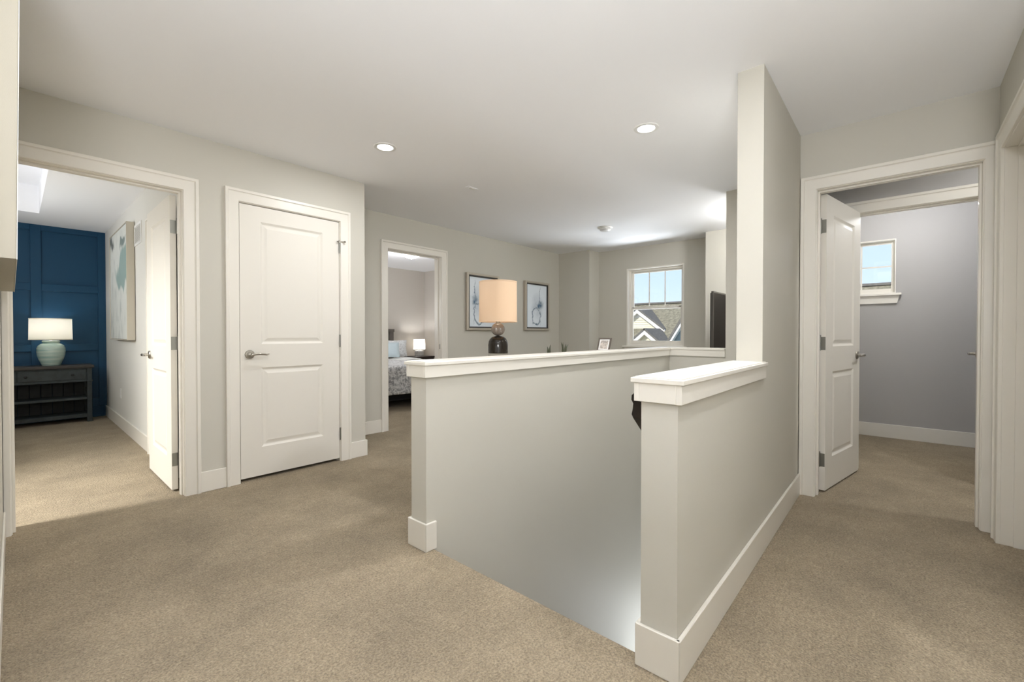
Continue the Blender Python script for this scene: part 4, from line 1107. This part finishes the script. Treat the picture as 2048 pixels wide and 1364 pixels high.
M['siding_cream'] = mat('siding_cream', (222, 216, 192), .7)
M['siding_blue'] = mat('siding_blue_grey', (132, 148, 152), .7)
M['lawn'] = mat('lawn', (96, 108, 70), .95, var=.3, vscale=2)
struct(box('ground', 6.8, 60, -40, 60, -3.6, -3.4, M['lawn']), 'lawn between the houses', 'ground')

def prism(name, pts, d0, d1, m, parent, slope=0):
    """polygon pts (y,z) extruded in X from d0 to d1"""
    bm = bmesh.new(); A = [bm.verts.new((d0, y, z)) for y, z in pts]; B = [bm.verts.new((d1, y, z)) for y, z in pts]
    bm.faces.new(A); bm.faces.new(B[::-1])
    n = len(pts)
    for i in range(n): bm.faces.new((A[i], A[(i + 1) % n], B[(i + 1) % n], B[i]))
    return link(name, bm, m, parent)
def slabq(name, quad, th, m, parent):
    bm = bmesh.new(); q_ = [Vector(p) for p in quad]; nrm = (q_[1] - q_[0]).cross(q_[3] - q_[0]).normalized() * th
    A = [bm.verts.new(p) for p in q_]; B = [bm.verts.new(p - nrm) for p in q_]
    bm.faces.new(A); bm.faces.new(B[::-1])
    for i in range(4): bm.faces.new((A[i], A[(i + 1) % 4], B[(i + 1) % 4], B[i]))
    return link(name, bm, m, parent)

def gable(root, xf, yc, za, zb, half, ridge_x, boards, siding, trim_w=.14, vent=False):
    """front-facing gable: apex (yc,za), base z zb with half width, roof running back to ridge_x"""
    sl_ = (za - zb) / half
    n = boards
    zs = [zb + (za - zb) * k / n for k in range(n)]
    bh = (za - zb) / n
    wallm = prism('gable_wall', [(yc - half, zb), (yc + half, zb), (yc, za)], xf + .03, xf + .15, siding, root)
    for k, z in enumerate(zs):
        hw0 = (za - z) / sl_; hw1 = max(.02, (za - z - bh) / sl_)
        if hw0 < .1: continue
        bm = bmesh.new()
        vs = [bm.verts.new(p) for p in ((xf, yc - hw0, z), (xf, yc + hw0, z), (xf + .02, yc + hw1, z + bh), (xf + .02, yc - hw1, z + bh), (xf + .03, yc - hw0, z), (xf + .03, yc + hw0, z), (xf + .03, yc + hw1, z + bh), (xf + .03, yc - hw1, z + bh))]
        for f in ((0, 1, 2, 3), (4, 7, 6, 5), (0, 4, 5, 1), (1, 5, 6, 2), (2, 6, 7, 3), (3, 7, 4, 0)): bm.faces.new([vs[i] for i in f])
        mm = M['shingle_trim'] if (vent and z > zb + (za - zb) * .52) else siding
        attach_sub('clapboard', bm, mm, wallm)
    ov = .16
    for s_ in (-1, 1):
        # rake board
        prism('rake_board', [(yc, za + .10), (yc + s_ * (half + ov), zb - ov * sl_ + .10), (yc + s_ * (half + ov), zb - ov * sl_ - .10), (yc, za - .10)], xf - .18, xf - .02, M['shingle_trim'], root)
        e = (yc + s_ * (half + ov), zb - ov * sl_)
        slabq('roof_plane', [(xf - .2, yc, za + .13), (ridge_x, yc, za + .13), (ridge_x + 0, e[0], e[1] + .13), (xf - .2, e[0], e[1] + .13)] if s_ > 0 else [(xf - .2, yc, za + .13), (xf - .2, e[0], e[1] + .13), (ridge_x, e[0], e[1] + .13), (ridge_x, yc, za + .13)], .06, M['roof_grey'], root)

hs = empty('neighbour_house', (18.2, 8, -3.4)); tag(hs, 'neighbouring house with tan shingle roof and two cream gables', 'house')
def roofz(x): return .78 + .70 * (x - 16.0)
slabq('main_roof', [(13.6, 5.4, roofz(13.6)), (18.3, 5.4, roofz(18.3)), (18.3, 16, roofz(18.3)), (13.6, 16, roofz(13.6))], .15, M['roof_tan'], hs)
slabq('back_roof', [(18.3, 5.4, roofz(18.3)), (23, 5.4, roofz(13.6)), (23, 16, roofz(13.6)), (18.3, 16, roofz(18.3))], .15, M['roof_tan'], hs)
box('house_wall', 14.0, 22.6, 5.6, 15.8, -3.4, roofz(14.0), M['siding_cream'], hs)
box('ridge_cap', 18.2, 18.4, 5.4, 16, roofz(18.3) - .02, roofz(18.3) + .05, M['roof_grey'], hs)
gable(hs, 16.75, 7.93, 2.02, 1.28, .98, 18.1, 8, M['siding_cream'], vent=True)
gable(hs, 15.35, 6.97, 1.17, .10, 1.30, 17.0, 9, M['siding_cream'])
h2_ = empty('neighbour_house', (14, 4, -3.4)); tag(h2_, 'blue grey sided gable of the closer neighbouring house', 'house')
gable(h2_, 12.4, 4.0, 2.30, .50, 1.1, 14.4, 12, M['siding_blue'])
box('house_wall', 12.55, 16, 2.95, 5.05, -3.4, .5, M['siding_blue'], h2_)
h3 = empty('neighbour_house', (18, -3, -3.4)); tag(h3, 'neighbouring house whose tan roof shows in the small high window', 'house')
slabq('main_roof', [(14.0, -9, -.6), (18.6, -9, 2.68), (18.6, 2.6, 2.68), (14.0, 2.6, -.6)], .15, M['roof_tan'], h3)
slabq('back_roof', [(18.6, -9, 2.68), (23.2, -9, -.6), (23.2, 2.6, -.6), (18.6, 2.6, 2.68)], .15, M['roof_tan'], h3)
box('ridge_cap', 18.5, 18.7, -9, 2.6, 2.66, 2.74, M['roof_grey'], h3)
box('house_wall', 14.4, 22.8, -8.8, 2.4, -3.4, -.5, M['siding_cream'], h3)
